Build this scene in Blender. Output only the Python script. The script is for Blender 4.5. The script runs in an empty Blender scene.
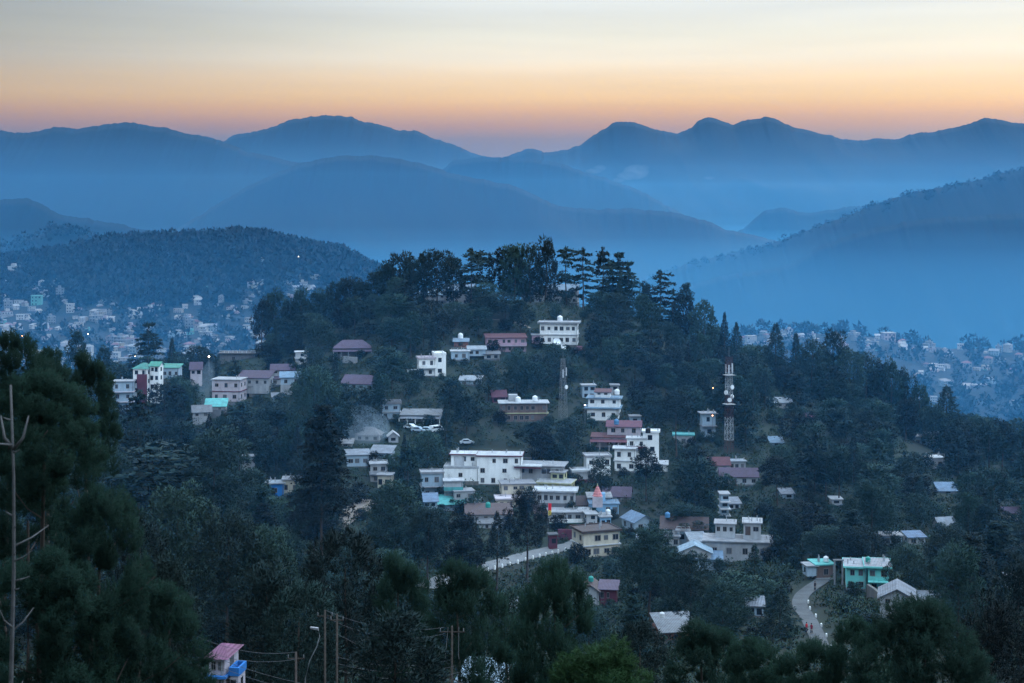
import bpy, math, random
import numpy as np
from mathutils import Vector, Matrix

SC = bpy.context.scene
COL = SC.collection
R = math.radians
F = 1563.6          # focal length in pixels (55 mm on 36 mm, 1024 px wide)
HZ = 200.0          # image row of the true horizon

# ------------------------------------------------------------------ camera
cam_d = bpy.data.cameras.new("camera")
cam = bpy.data.objects.new("camera", cam_d)
COL.objects.link(cam)
cam.location = (0, 0, 0)
cam.rotation_euler = (R(90), 0, 0)
cam_d.sensor_fit = 'HORIZONTAL'
cam_d.sensor_width = 36.0
cam_d.lens = 36.0 * F / 1024.0
cam_d.shift_y = -(341.5 - HZ) / 1024.0
cam_d.clip_start = 1.0
cam_d.clip_end = 60000.0
cam_d.dof.use_dof = True
cam_d.dof.focus_distance = 430.0
cam_d.dof.aperture_fstop = 0.055 / 0.045
SC.camera = cam

# ------------------------------------------------------------------ dusk sky
W = bpy.data.worlds.new("World")
SC.world = W
W.use_nodes = True
nt = W.node_tree
nt.nodes.clear()
N = nt.nodes.new
L = nt.links.new
SUN_EL, SUN_AZ = R(12), R(28)      # the afterglow lies ahead, to the right of the view axis
out = N('ShaderNodeOutputWorld')
bg_n = N('ShaderNodeBackground')
bg_g = N('ShaderNodeBackground')
add = N('ShaderNodeAddShader')
sky = N('ShaderNodeTexSky')
sky.sky_type = 'NISHITA'
sky.sun_disc = False
sky.sun_elevation = SUN_EL
sky.sun_rotation = SUN_AZ
sky.altitude = 1600
L(sky.outputs['Color'], bg_n.inputs['Color'])
bg_n.inputs['Strength'].default_value = 0.012
tc = N('ShaderNodeTexCoord')
sep = N('ShaderNodeSeparateXYZ')
L(tc.outputs['Generated'], sep.inputs[0])


def ramp(stops):
    r = N('ShaderNodeValToRGB')
    el = r.color_ramp.elements
    while len(el) > 1:
        el.remove(el[-1])
    el[0].position = stops[0][0]
    el[0].color = (*stops[0][1], 1)
    for p, c in stops[1:]:
        e = el.new(p)
        e.color = (*c, 1)
    return r


# afterglow side: purple belt, orange, cream, then blue overhead (position = sine of the elevation)
warm = ramp([(0.0, (.12, .04, .02)), (0.026, (.10, .04, .02)), (0.038, (.13, .065, .06)), (0.048, (.45, .19, .06)), (0.0575, (.76, .38, .10)),
             (0.064, (.92, .56, .18)), (0.077, (1.02, .74, .41)), (0.0895, (1.04, .92, .71)), (0.105, (.96, .93, .78)), (0.1215, (.86, .89, .85)),
             (0.17, (1.05, 1.2, 1.3)), (0.28, (1.8, 2.3, 2.8)), (0.55, (2.6, 3.45, 4.4)), (1.0, (2.9, 3.9, 5.0))])
cool = ramp([(0.0, (.25, .36, .52)), (0.12, (.60, .82, 1.12)), (0.3, (1.75, 2.3, 2.95)), (.55, (2.5, 3.35, 4.3)), (1.0, (2.9, 3.9, 5.0))])
L(sep.outputs['Z'], warm.inputs[0])
L(sep.outputs['Z'], cool.inputs[0])
mr = N('ShaderNodeMapRange')
mr.interpolation_type = 'SMOOTHSTEP'
mr.inputs['From Min'].default_value = -0.3
mr.inputs['From Max'].default_value = 0.75
L(sep.outputs['Y'], mr.inputs['Value'])
mix = N('ShaderNodeMix')
mix.data_type = 'RGBA'
L(mr.outputs[0], mix.inputs['Factor'])
L(cool.outputs[0], mix.inputs['A'])
L(warm.outputs[0], mix.inputs['B'])
# brighter towards the place where the sun went down
mb = N('ShaderNodeMapRange')
mb.interpolation_type = 'SMOOTHSTEP'
mb.inputs['From Min'].default_value = -0.40
mb.inputs['From Max'].default_value = 0.04
mb.inputs['To Min'].default_value = 0.34
mb.inputs['To Max'].default_value = 0.82
L(sep.outputs['X'], mb.inputs['Value'])
ml = N('ShaderNodeMapRange')
ml.inputs['From Min'].default_value = 0.05
ml.inputs['From Max'].default_value = 0.10
ml.inputs['To Min'].default_value = 0.60
ml.inputs['To Max'].default_value = 0.34
L(sep.outputs['Z'], ml.inputs['Value'])
L(ml.outputs[0], mb.inputs['To Min'])
# faint streaks of high cloud
mp = N('ShaderNodeMapping')
mp.inputs['Scale'].default_value = (2.5, 2.5, 42)
L(tc.outputs['Generated'], mp.inputs[0])
nz = N('ShaderNodeTexNoise')
nz.inputs['Scale'].default_value = 1.6
nz.inputs['Detail'].default_value = 4
L(mp.outputs[0], nz.inputs['Vector'])
ms = N('ShaderNodeMapRange')
ms.inputs['From Min'].default_value = 0.3
ms.inputs['From Max'].default_value = 0.7
ms.inputs['To Min'].default_value = 0.94
ms.inputs['To Max'].default_value = 1.05
L(nz.outputs[0], ms.inputs['Value'])
mm = N('ShaderNodeMath')
mm.operation = 'MULTIPLY'
L(mb.outputs[0], mm.inputs[0])
L(ms.outputs[0], mm.inputs[1])
SKY_K = 1.0
mk = N('ShaderNodeMath')
mk.operation = 'MULTIPLY'
L(mm.outputs[0], mk.inputs[0])
mk.inputs[1].default_value = SKY_K
L(mix.outputs['Result'], bg_g.inputs['Color'])
L(mk.outputs[0], bg_g.inputs['Strength'])
L(bg_n.outputs[0], add.inputs[0])
L(bg_g.outputs[0], add.inputs[1])
L(add.outputs[0], out.inputs['Surface'])

sl = bpy.data.lights.new("sun", 'SUN')
sl.energy = 0.6
sl.angle = R(60)
sl.color = (1.0, .90, .80)
so = bpy.data.objects.new("sun", sl)
COL.objects.link(so)
so.rotation_euler = (R(90) - SUN_EL, 0, -SUN_AZ + math.pi)

SC.view_settings.view_transform = 'Standard'
SC.view_settings.look = 'None'
SC.view_settings.exposure = 0.0
SC.view_settings.gamma = 1.0
SC.view_settings.use_curve_mapping = False
SC.render.engine = 'CYCLES'
SC.cycles.use_denoising = True
SC.cycles.max_bounces = 5
SC.cycles.diffuse_bounces = 2
SC.cycles.volume_bounces = 1
SC.cycles.transparent_max_bounces = 8
SC.cycles.sample_clamp_indirect = 4.0

AIR_COLOR = (.10, .48, 1.0)          # clean evening air scatters blue far more than red
HAZE_DENSITY = .000009
# mist lies in the valleys in thinning layers: (top, density, nearest edge)
MIST = [(-85.0, .00012, 660, 12040), (-55.0, .00003, 656, 12050), (62.0, .000056, 642, 12065), (130.0, .000040, 645, 12067), (230.0, .000012, 648, 12070), (-18.0, .00015, 180, 1010)]

# ------------------------------------------------------------------ helpers
rng = random.Random(7)
nrg = np.random.default_rng(11)


def srgb(r, g, b):
    f = lambda c: c / 12.92 if c <= .04045 else ((c + .055) / 1.055) ** 2.4
    return (f(r / 255), f(g / 255), f(b / 255))


def tag(o, label=None, cat=None, group=None, kind=None):
    if label: o['label'] = label
    if cat: o['category'] = cat
    if group: o['group'] = group
    if kind: o['kind'] = kind
    return o


def empty(name, loc, rz=0.0):
    o = bpy.data.objects.new(name, None)
    o.empty_display_size = .5
    o.location = loc
    o.rotation_euler = (0, 0, rz)
    COL.objects.link(o)
    return o


def link(name, me, parent=None, loc=(0, 0, 0), scale=None, rot=None):
    o = bpy.data.objects.new(name, me)
    COL.objects.link(o)
    o.parent = parent
    o.location = loc
    if scale is not None: o.scale = scale
    if rot is not None: o.rotation_euler = rot
    return o


def np_mesh(name, verts, faces, mats, mi=None, smooth=False):
    """verts (n,3), faces (m,k) all of one size"""
    me = bpy.data.meshes.new(name)
    verts = np.asarray(verts, np.float32)
    faces = np.asarray(faces, np.int32)
    m, k = faces.shape
    me.vertices.add(len(verts))
    me.vertices.foreach_set('co', verts.ravel())
    me.loops.add(m * k)
    me.loops.foreach_set('vertex_index', faces.ravel())
    me.polygons.add(m)
    me.polygons.foreach_set('loop_start', np.arange(0, m * k, k, dtype=np.int32))
    if mi is not None:
        me.polygons.foreach_set('material_index', np.asarray(mi, np.int32))
    if smooth:
        me.polygons.foreach_set('use_smooth', np.ones(m, bool))
    me.update(calc_edges=True)
    for x in (mats if isinstance(mats, (list, tuple)) else [mats]):
        me.materials.append(x)
    return me


class MB:
    """collects boxes, prisms and tubes into one mesh"""
    def __init__(self):
        self.v, self.f, self.m = [], [], []

    def face(self, pts, m=0):
        n = len(self.v)
        self.v += [tuple(p) for p in pts]
        self.f.append(tuple(range(n, n + len(pts))))
        self.m.append(m)

    def box(self, x0, x1, y0, y1, z0, z1, m=0):
        n = len(self.v)
        self.v += [(x0, y0, z0), (x1, y0, z0), (x1, y1, z0), (x0, y1, z0), (x0, y0, z1), (x1, y0, z1), (x1, y1, z1), (x0, y1, z1)]
        for q in ((0, 3, 2, 1), (4, 5, 6, 7), (0, 1, 5, 4), (1, 2, 6, 5), (2, 3, 7, 6), (3, 0, 4, 7)):
            self.f.append(tuple(n + i for i in q))
            self.m.append(m)

    def loft(self, rings, m=0, caps=True):
        n0 = len(self.v)
        k = len(rings[0])
        for r in rings:
            self.v += [tuple(p) for p in r]
        for i in range(len(rings) - 1):
            for j in range(k):
                a, b = n0 + i * k + j, n0 + i * k + (j + 1) % k
                self.f.append((a, b, b + k, a + k))
                self.m.append(m)
        if caps:
            self.f.append(tuple(n0 + j for j in reversed(range(k))))
            self.m.append(m)
            self.f.append(tuple(n0 + (len(rings) - 1) * k + j for j in range(k)))
            self.m.append(m)

    def lathe(self, prof, n=12, c=(0, 0), m=0):
        self.loft([[(c[0] + r * math.cos(6.28318 * j / n), c[1] + r * math.sin(6.28318 * j / n), z) for j in range(n)] for r, z in prof], m)

    def tube(self, pts, rad, n=6, m=0):
        pts = [Vector(p) for p in pts]
        rad = rad if isinstance(rad, (list, tuple)) else [rad] * len(pts)
        rings = []
        for i, p in enumerate(pts):
            d = (pts[min(i + 1, len(pts) - 1)] - pts[max(i - 1, 0)]).normalized()
            a = d.cross(Vector((0, 0, 1)))
            if a.length < .05: a = d.cross(Vector((1, 0, 0)))
            a.normalize()
            b = d.cross(a)
            rings.append([p + (a * math.cos(6.28318 * j / n) + b * math.sin(6.28318 * j / n)) * rad[i] for j in range(n)])
        self.loft(rings, m)

    def mesh(self, name, mats, smooth=False):
        me = bpy.data.meshes.new(name)
        me.from_pydata(self.v, [], self.f)
        me.polygons.foreach_set('material_index', np.asarray(self.m, np.int32))
        if smooth:
            me.polygons.foreach_set('use_smooth', np.ones(len(self.f), bool))
        for x in (mats if isinstance(mats, (list, tuple)) else [mats]):
            me.materials.append(x)
        me.update()
        return me

    def build(self, name, mats, parent=None, loc=(0, 0, 0), smooth=False):
        return link(name, self.mesh(name, mats, smooth), parent, loc)


# ------------------------------------------------------------------ materials
def material(name, col, rough=.85, var=.25, scale=.6, col2=None, emit=None, rand=0.0, streak=False, bump=0.0, translucent=0.0, detail=5):
    m = bpy.data.materials.new(name)
    m.use_nodes = True
    t = m.node_tree
    b = t.nodes['Principled BSDF']
    b.inputs['Roughness'].default_value = rough
    b.inputs['Specular IOR Level'].default_value = .25
    c = t.nodes.new('ShaderNodeTexCoord')
    n = t.nodes.new('ShaderNodeTexNoise')
    n.inputs['Scale'].default_value = scale
    n.inputs['Detail'].default_value = detail
    n.inputs['Roughness'].default_value = .65
    src = c.outputs['Object']
    if streak:
        mp_ = t.nodes.new('ShaderNodeMapping')
        mp_.inputs['Scale'].default_value = (1, 1, .18)
        t.links.new(src, mp_.inputs[0])
        src = mp_.outputs[0]
    t.links.new(src, n.inputs['Vector'])
    r_ = t.nodes.new('ShaderNodeMapRange')
    r_.inputs['From Min'].default_value = .32
    r_.inputs['From Max'].default_value = .68
    t.links.new(n.outputs[0], r_.inputs['Value'])
    x = t.nodes.new('ShaderNodeMix')
    x.data_type = 'RGBA'
    c2 = col2 or tuple(v * (1 - var) for v in col)
    x.inputs['A'].default_value = (*c2, 1)
    x.inputs['B'].default_value = (*col, 1)
    t.links.new(r_.outputs[0], x.inputs['Factor'])
    o = x.outputs['Result']
    if rand:
        oi = t.nodes.new('ShaderNodeObjectInfo')
        hs = t.nodes.new('ShaderNodeHueSaturation')
        a_ = t.nodes.new('ShaderNodeMapRange')
        a_.inputs['To Min'].default_value = 1 - rand
        a_.inputs['To Max'].default_value = 1 + rand
        t.links.new(oi.outputs['Random'], a_.inputs['Value'])
        t.links.new(a_.outputs[0], hs.inputs['Value'])
        h_ = t.nodes.new('ShaderNodeMapRange')
        h_.inputs['To Min'].default_value = .5 + rand * .07
        h_.inputs['To Max'].default_value = .5 - rand * .07
        t.links.new(oi.outputs['Random'], h_.inputs['Value'])
        t.links.new(h_.outputs[0], hs.inputs['Hue'])
        t.links.new(o, hs.inputs['Color'])
        o = hs.outputs['Color']
    t.links.new(o, b.inputs['Base Color'])
    if bump:
        bp = t.nodes.new('ShaderNodeBump')
        bp.inputs['Strength'].default_value = bump
        t.links.new(n.outputs[0], bp.inputs['Height'])
        t.links.new(bp.outputs[0], b.inputs['Normal'])
    if emit:
        b.inputs['Emission Color'].default_value = (*emit[0], 1)
        b.inputs['Emission Strength'].default_value = emit[1]
    if translucent:
        tr = t.nodes.new('ShaderNodeBsdfTranslucent')
        t.links.new(o, tr.inputs['Color'])
        ad = t.nodes.new('ShaderNodeMixShader')
        ad.inputs[0].default_value = translucent
        t.links.new(b.outputs[0], ad.inputs[1])
        t.links.new(tr.outputs[0], ad.inputs[2])
        t.links.new(ad.outputs[0], t.nodes['Material Output'].inputs['Surface'])
    return m


def volume_mat(name, density, col, aniso=0.0):
    m = bpy.data.materials.new(name)
    m.use_nodes = True
    t = m.node_tree
    t.nodes.remove(t.nodes['Principled BSDF'])
    v = t.nodes.new('ShaderNodeVolumePrincipled')
    v.inputs['Density'].default_value = density
    v.inputs['Color'].default_value = (*col, 1)
    v.inputs['Anisotropy'].default_value = aniso
    v.inputs['Absorption Color'].default_value = (1, 1, 1, 1)
    t.links.new(v.outputs[0], t.nodes['Material Output'].inputs['Volume'])
    m.cycles.homogeneous_volume = True
    return m


M = {}
def wallmat(k, col, var=.22):
    M[k] = m = material(k, col, .9, var, .9, streak=True)
    # blotches of grime and patched plaster on top of the streaks
    t = m.node_tree
    b = t.nodes['Principled BSDF']
    src = b.inputs['Base Color'].links[0].from_socket
    tc_ = t.nodes.new('ShaderNodeTexCoord'); n = t.nodes.new('ShaderNodeTexNoise')
    n.inputs['Scale'].default_value = .33; n.inputs['Detail'].default_value = 8; n.inputs['Roughness'].default_value = .7
    oi = t.nodes.new('ShaderNodeObjectInfo'); va = t.nodes.new('ShaderNodeVectorMath')
    t.links.new(tc_.outputs['Object'], va.inputs[0]); t.links.new(oi.outputs['Random'], va.inputs[1]); 
    sc2 = t.nodes.new('ShaderNodeVectorMath'); sc2.operation = 'SCALE'; sc2.inputs['Scale'].default_value = 1.0
    t.links.new(va.outputs[0], sc2.inputs[0]); t.links.new(sc2.outputs[0], n.inputs['Vector'])
    r_ = t.nodes.new('ShaderNodeMapRange'); r_.inputs['From Min'].default_value = .50; r_.inputs['From Max'].default_value = .72
    r_.inputs['To Max'].default_value = .6
    t.links.new(n.outputs[0], r_.inputs['Value'])
    x = t.nodes.new('ShaderNodeMix'); x.data_type = 'RGBA'
    g_ = sum(col) / 3 * .38
    x.inputs['B'].default_value = (g_ * 1.02, g_, g_ * .95, 1)
    t.links.new(r_.outputs[0], x.inputs['Factor']); t.links.new(src, x.inputs['A'])
    t.links.new(x.outputs['Result'], b.inputs['Base Color'])
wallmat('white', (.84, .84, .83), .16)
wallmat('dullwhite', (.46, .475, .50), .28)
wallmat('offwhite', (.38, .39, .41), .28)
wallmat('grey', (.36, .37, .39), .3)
wallmat('darkgrey', (.16, .165, .18), .3)
wallmat('cream', (.56, .50, .40), .22)
wallmat('yellow', (.48, .47, .28), .22)
wallmat('pink', (.44, .29, .36), .22)
wallmat('pinkwhite', (.50, .44, .48), .22)
wallmat('blue', (.28, .50, .72), .2)
wallmat('paleblue', (.36, .46, .55), .25)
wallmat('turquoise', (.20, .66, .62), .15)
wallmat('teal', (.05, .50, .50), .2)
wallmat('brown', (.17, .12, .11), .35)
wallmat('brick', (.26, .12, .10), .35)
wallmat('maroon', (.14, .04, .06), .25)
wallmat('stone', (.20, .19, .18), .5)
wallmat('vividblue', (.03, .18, .50), .2)
wallmat('far_white', (.34, .35, .37), .3)  # distant walls: darker copies, fading by haze put into the colour
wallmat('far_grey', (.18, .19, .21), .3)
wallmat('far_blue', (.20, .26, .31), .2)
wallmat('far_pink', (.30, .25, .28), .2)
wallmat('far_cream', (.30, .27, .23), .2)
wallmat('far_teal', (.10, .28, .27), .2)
def roofmat(k, col, var=.3):
    M[k] = m = material(k, col, .7, var, .7, col2=(col[0] * .5 + .025, col[1] * .5 + .015, col[2] * .5 + .012), rand=.22)
    t = m.node_tree
    wv = t.nodes.new('ShaderNodeTexWave'); wv.inputs['Scale'].default_value = 1.1; wv.inputs['Distortion'].default_value = .6
    tc_ = t.nodes.new('ShaderNodeTexCoord'); t.links.new(tc_.outputs['Object'], wv.inputs['Vector'])
    bp = t.nodes.new('ShaderNodeBump'); bp.inputs['Strength'].default_value = .5; bp.inputs['Distance'].default_value = .15
    t.links.new(wv.outputs[0], bp.inputs['Height']); t.links.new(bp.outputs[0], t.nodes['Principled BSDF'].inputs['Normal'])
roofmat('far_roof', (.26, .27, .29), .4)  # distant roofs dimmed too, their haze fading put into the colour
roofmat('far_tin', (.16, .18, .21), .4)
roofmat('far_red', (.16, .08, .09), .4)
roofmat('r_red', (.13, .05, .065))
roofmat('r_pink', (.17, .065, .11), .2)
roofmat('r_purple', (.09, .065, .105))
roofmat('r_brown', (.08, .06, .06))
roofmat('r_grey', (.20, .215, .235))
roofmat('r_tin', (.24, .27, .31), .4)
roofmat('r_dark', (.07, .075, .085))
roofmat('r_slab', (.29, .30, .325), .45)
roofmat('r_white', (.46, .475, .50), .4)
roofmat('r_blue', (.14, .22, .32), .2)
roofmat('r_green', (.07, .28, .22), .25)
roofmat('r_teal', (.10, .40, .40), .2)
roofmat('r_bluegrey', (.22, .30, .38), .25)
M['glass'] = material('window_glass', (.022, .026, .034), .25, .3, .5)
M['curtain'] = material('curtained_glass', (.11, .12, .14), .4, .4, 3)
M['frame'] = material('window_frame', (.22, .20, .19), .7, .2, 2)
M['door'] = material('door_paint', (.10, .07, .06), .7, .3, 2)
M['rail'] = material('railing', (.52, .53, .55), .6, .2, 2)
M['steel'] = material('galvanised_steel', (.20, .21, .22), .5, .25, 2)
M['tower_red'] = material('tower_red', (.11, .04, .04), .6, .25, 2)
M['tower_white'] = material('tower_white', (.50, .51, .53), .6, .2, 2)
M['tank_black'] = material('tank_black', (.02, .02, .022), .5, .2, 2)
M['tank_white'] = material('tank_white', (.78, .79, .80), .5, .12, 2)
M['tank_blue'] = material('tank_blue', (.08, .22, .40), .5, .12, 2)
M['tank_teal'] = material('tank_teal', (.03, .28, .24), .5, .12, 2)
M['asphalt'] = material('asphalt', (.17, .175, .18), .9, .3, .5)
M['lane'] = material('lane_tar', (.10, .105, .11), .9, .4, .4, bump=.3)
M['concrete'] = material('concrete', (.38, .38, .37), .9, .3, .8)
M['earth'] = material('bare_earth', (.24, .20, .17), .95, .4, .3)
M['bark'] = material('bark', (.075, .060, .052), .95, .45, 3, rand=.2)
M['deadwood'] = material('dead_wood', (.13, .125, .125), .95, .4, 4)
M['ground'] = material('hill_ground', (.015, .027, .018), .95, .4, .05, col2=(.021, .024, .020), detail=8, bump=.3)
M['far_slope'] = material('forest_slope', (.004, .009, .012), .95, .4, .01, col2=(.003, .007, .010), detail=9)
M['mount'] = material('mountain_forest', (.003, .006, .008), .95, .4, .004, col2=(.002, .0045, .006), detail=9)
M['cable'] = material('cable', (.10, .10, .11), .6, .2, 2)
M['lamp'] = material('lamp_glow', (.8, .8, .8), emit=((1, .78, .62), 14))
M['lamp_o'] = material('lamp_orange', (.8, .6, .4), emit=((1, .42, .16), 11))
M['lamp_v'] = material('lamp_violet', (.8, .8, .9), emit=((.82, .70, 1), 16))
M['bulb_off'] = material('lamp_glass', (.22, .22, .24), .4, .1)
M['pine'] = material('pine_needles', (.017, .043, .041), .9, .45, .5, rand=.62, translucent=.1)
M['cedar'] = material('cedar_needles', (.015, .038, .038), .9, .45, .5, rand=.4, translucent=.08)
M['leaf'] = material('oak_leaves', (.025, .052, .048), .9, .4, .5, rand=.72, translucent=.1)
M['near'] = material('near_pine_needles', (.024, .062, .042), .85, .5, .35, col2=(.014, .036, .028), rand=.10, translucent=.55)
M['bright'] = material('fresh_green_needles', (.026, .072, .022), .85, .45, .6, translucent=.3)  # the fresher green is this pine's own needle colour
M['bush'] = material('bush_leaves', (.036, .066, .044), .9, .5, .12, col2=(.018, .034, .026), translucent=.1)
M['woods'] = material('far_woods', (.004, .009, .012), .95, .4, .02)

# ------------------------------------------------------------------ noise and terrain
_tab = np.random.default_rng(3).random((256, 256))


def vnoise(x, y):
    x0 = np.floor(x).astype(int); y0 = np.floor(y).astype(int)
    fx = x - x0; fy = y - y0
    fx = fx * fx * (3 - 2 * fx); fy = fy * fy * (3 - 2 * fy)
    g = lambda a, b: _tab[a & 255, b & 255]
    return (g(x0, y0) * (1 - fx) + g(x0 + 1, y0) * fx) * (1 - fy) + (g(x0, y0 + 1) * (1 - fx) + g(x0 + 1, y0 + 1) * fx) * fy


def fbm(x, y, o=5):
    s = 0; a = .5
    for i in range(o):
        s = s + a * (vnoise(x + 17.3 * i, y - 9.1 * i) - .5)
        x = x * 2.03; y = y * 2.03; a *= .5
    return s


# ground profiles: for each viewing column, the image row at which the ground lies at each distance
NEAR = [(0, -3), (12, -9), (20, -18), (40, -30), (70, -42), (100, -51), (150, -63), (200, -71.5)]
COLS = {
    0: [(250, 655), (300, 592), (350, 537), (420, 475), (480, 430), (540, 400), (600, 390), (680, 405), (800, 450), (950, 420), (1100, 368), (1300, 325), (1450, 295), (1600, 277), (1750, 266), (1900, 272), (2200, 340)],
    130: [(250, 658), (300, 596), (350, 540), (420, 475), (480, 430), (540, 400), (590, 387), (680, 410), (800, 450), (950, 415), (1100, 370), (1300, 328), (1450, 292), (1600, 258), (1700, 245), (1900, 260), (2200, 330)],
    250: [(250, 660), (300, 600), (350, 545), (420, 475), (480, 420), (530, 380), (570, 354), (600, 352), (680, 400), (800, 450), (950, 410), (1100, 370), (1300, 325), (1450, 283), (1600, 248), (1700, 239), (1900, 258), (2200, 330)],
    330: [(250, 665), (300, 607), (350, 560), (400, 490), (450, 430), (500, 380), (540, 343), (570, 326), (600, 327), (680, 380), (800, 430), (950, 400), (1100, 372), (1300, 330), (1450, 290), (1600, 262), (1700, 255), (1900, 272), (2200, 340)],
    420: [(250, 670), (300, 617), (340, 580), (375, 535), (411, 487), (450, 428), (490, 374), (530, 328), (560, 306), (590, 303), (640, 325), (750, 400), (950, 420), (1100, 390), (1300, 345), (1450, 315), (1600, 297), (1700, 293), (1900, 305), (2200, 360)],
    540: [(250, 672), (300, 620), (340, 582), (372, 545), (411, 488), (450, 432), (490, 382), (530, 336), (560, 305), (590, 302), (640, 320), (750, 400), (950, 440), (1300, 400), (1600, 375), (1900, 380), (2200, 400)],
    650: [(250, 672), (300, 620), (340, 577), (375, 535), (411, 490), (450, 440), (490, 392), (530, 346), (565, 320), (590, 318), (640, 335), (750, 420), (950, 450), (1300, 405), (1600, 380), (1900, 390), (2200, 420)],
    760: [(230, 690), (270, 640), (300, 600), (340, 560), (380, 515), (420, 470), (460, 427), (500, 396), (535, 380), (570, 384), (640, 420), (750, 460), (950, 450), (1150, 405), (1400, 350), (1500, 334), (1650, 347), (2200, 450)],
    860: [(230, 680), (270, 626), (300, 594), (340, 552), (380, 513), (420, 478), (460, 446), (500, 420), (530, 410), (570, 417), (640, 450), (750, 490), (950, 460), (1150, 410), (1400, 355), (1500, 337), (1650, 352), (2200, 470)],
    950: [(230, 670), (270, 617), (300, 590), (340, 560), (380, 525), (420, 492), (460, 468), (500, 452), (520, 448), (570, 460), (640, 500), (750, 520), (950, 480), (1150, 425), (1400, 367), (1500, 350), (1650, 367), (2200, 480)],
    1024: [(230, 670), (270, 622), (300, 592), (340, 562), (380, 532), (420, 503), (460, 480), (490, 467), (520, 463), (570, 475), (640, 510), (750, 530), (950, 490), (1150, 430), (1400, 368), (1500, 350), (1650, 370), (2200, 480)],
}
KX = np.array([-260] + sorted(COLS) + [1300], float)
YS = np.concatenate([np.arange(0, 100, 2.), np.arange(100, 700, 1.0), np.arange(700, 2201, 10.)])


def _pch(x, y, xi):
    """monotone cubic through (x, y)"""
    h = np.diff(x); d = np.diff(y) / h
    m = np.zeros(len(x)); m[0] = d[0]; m[-1] = d[-1]
    for i in range(1, len(x) - 1):
        m[i] = 0 if d[i - 1] * d[i] <= 0 else 2 * d[i - 1] * d[i] / (d[i - 1] + d[i])
    k = np.clip(np.searchsorted(x, xi, 'right') - 1, 0, len(h) - 1)
    t = (xi - x[k]) / h[k]
    return ((1 + 2 * t) * (1 - t) ** 2 * y[k] + t * (1 - t) ** 2 * h[k] * m[k] + t * t * (3 - 2 * t) * y[k + 1] + t * t * (t - 1) * h[k] * m[k + 1])


_zt = []
for k in [0] + sorted(COLS) + [1024]:
    ys = [a for a, b in NEAR] + [a for a, b in COLS[k]]
    zs = [b for a, b in NEAR] + [-(p - HZ) / F * a for a, p in COLS[k]]
    _zt.append(_pch(np.array(ys, float), np.array(zs, float), YS))
ZT = np.array(_zt)

CARVE = []      # road beds: (points (n,3), half width, blend width)


def ground(X, Y, carve=True):
    X = np.asarray(X, float); Y = np.asarray(Y, float)
    Yc = np.clip(Y, 0, 2199.0)
    px = np.clip(512 + F * X / np.maximum(Y, 90.0), KX[0], KX[-1] - .01)
    k = np.clip(np.searchsorted(KX, px, 'right') - 1, 0, len(KX) - 2)
    t = (px - KX[k]) / (KX[k + 1] - KX[k])
    t = t * t * (3 - 2 * t) * .5 + t * .5
    j = np.clip(np.searchsorted(YS, Yc, 'right') - 1, 0, len(YS) - 2)
    s = (Yc - YS[j]) / (YS[j + 1] - YS[j])
    g = lambda kk: ZT[kk, j] * (1 - s) + ZT[kk, j + 1] * s
    z = g(k) * (1 - t) + g(k + 1) * t
    amp = np.clip((Y - 30) / 300, 0, 1) * np.where(Y > 800, 5.0, 1.6)
    z = z + amp * fbm(X / 28 + 40, Y / 28 + 40, 5)
    # beyond the last profile the land drops to the valley floor
    q = np.clip((Y - 2200) / 700, 0, 1); q = q * q * (3 - 2 * q)
    z = z * (1 - q) - 505 * q
    if carve:
        for pts, hw, bw in CARVE:
            lo = pts.min(0) - bw - hw; hi = pts.max(0) + bw + hw
            msk = (X > lo[0]) & (X < hi[0]) & (Y > lo[1]) & (Y < hi[1])
            if not np.any(msk): continue
            xs = np.atleast_1d(X)[np.atleast_1d(msk)]; ys = np.atleast_1d(Y)[np.atleast_1d(msk)]
            best = np.full(len(xs), 1e9); bz = np.zeros(len(xs))
            for a, b in zip(pts[:-1], pts[1:]):
                d = b[:2] - a[:2]; l2 = max(d @ d, 1e-6)
                tt = np.clip(((xs - a[0]) * d[0] + (ys - a[1]) * d[1]) / l2, 0, 1)
                dd = np.hypot(xs - a[0] - tt * d[0], ys - a[1] - tt * d[1])
                zz = a[2] + tt * (b[2] - a[2])
                u = dd < best; best[u] = dd[u]; bz[u] = zz[u]
            w = np.clip((best - hw) / bw, 0, 1); w = w * w * (3 - 2 * w)
            if z.ndim == 0:
                z = np.array(float(z) * w[0] + (bz[0] - .12) * (1 - w[0]))
            else:
                z[msk] = z[msk] * w + (bz - .12) * (1 - w)
    return z


def gz(x, y):
    return float(ground(np.array([x]), np.array([y]))[0])


_MARCH = np.concatenate([np.arange(60, 700, 1.0), np.arange(700, 2200, 4.0)])


def hit(px, py, ymin=0, carve=True):
    """first ground point on the viewing ray through a pixel of the photograph"""
    Y = _MARCH[_MARCH >= ymin]
    X = (px - 512) / F * Y
    below = -(py - HZ) / F * Y <= ground(X, Y, carve)
    i = int(np.argmax(below)) if below.any() else len(Y) - 1
    y = float(Y[i])
    return Vector(((px - 512) / F * y, y, -(py - HZ) / F * y))


def proj(p):
    return 512 + F * p[0] / p[1], HZ - F * p[2] / p[1]


# ------------------------------------------------------------------ roads (laid on benches cut into the slope)
def smooth_path(pts, n=8):
    pts = [np.array(p, float) for p in pts]
    o = []
    for i in range(len(pts) - 1):
        p0, p1, p2, p3 = pts[max(i - 1, 0)], pts[i], pts[i + 1], pts[min(i + 2, len(pts) - 1)]
        for j in range(n):
            t = j / n
            o.append(.5 * (2 * p1 + (p2 - p0) * t + (2 * p0 - 5 * p1 + 4 * p2 - p3) * t * t + (3 * p1 - p0 - 3 * p2 + p3) * t ** 3))
    o.append(pts[-1])
    return np.array(o)


ROADS = []


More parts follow.
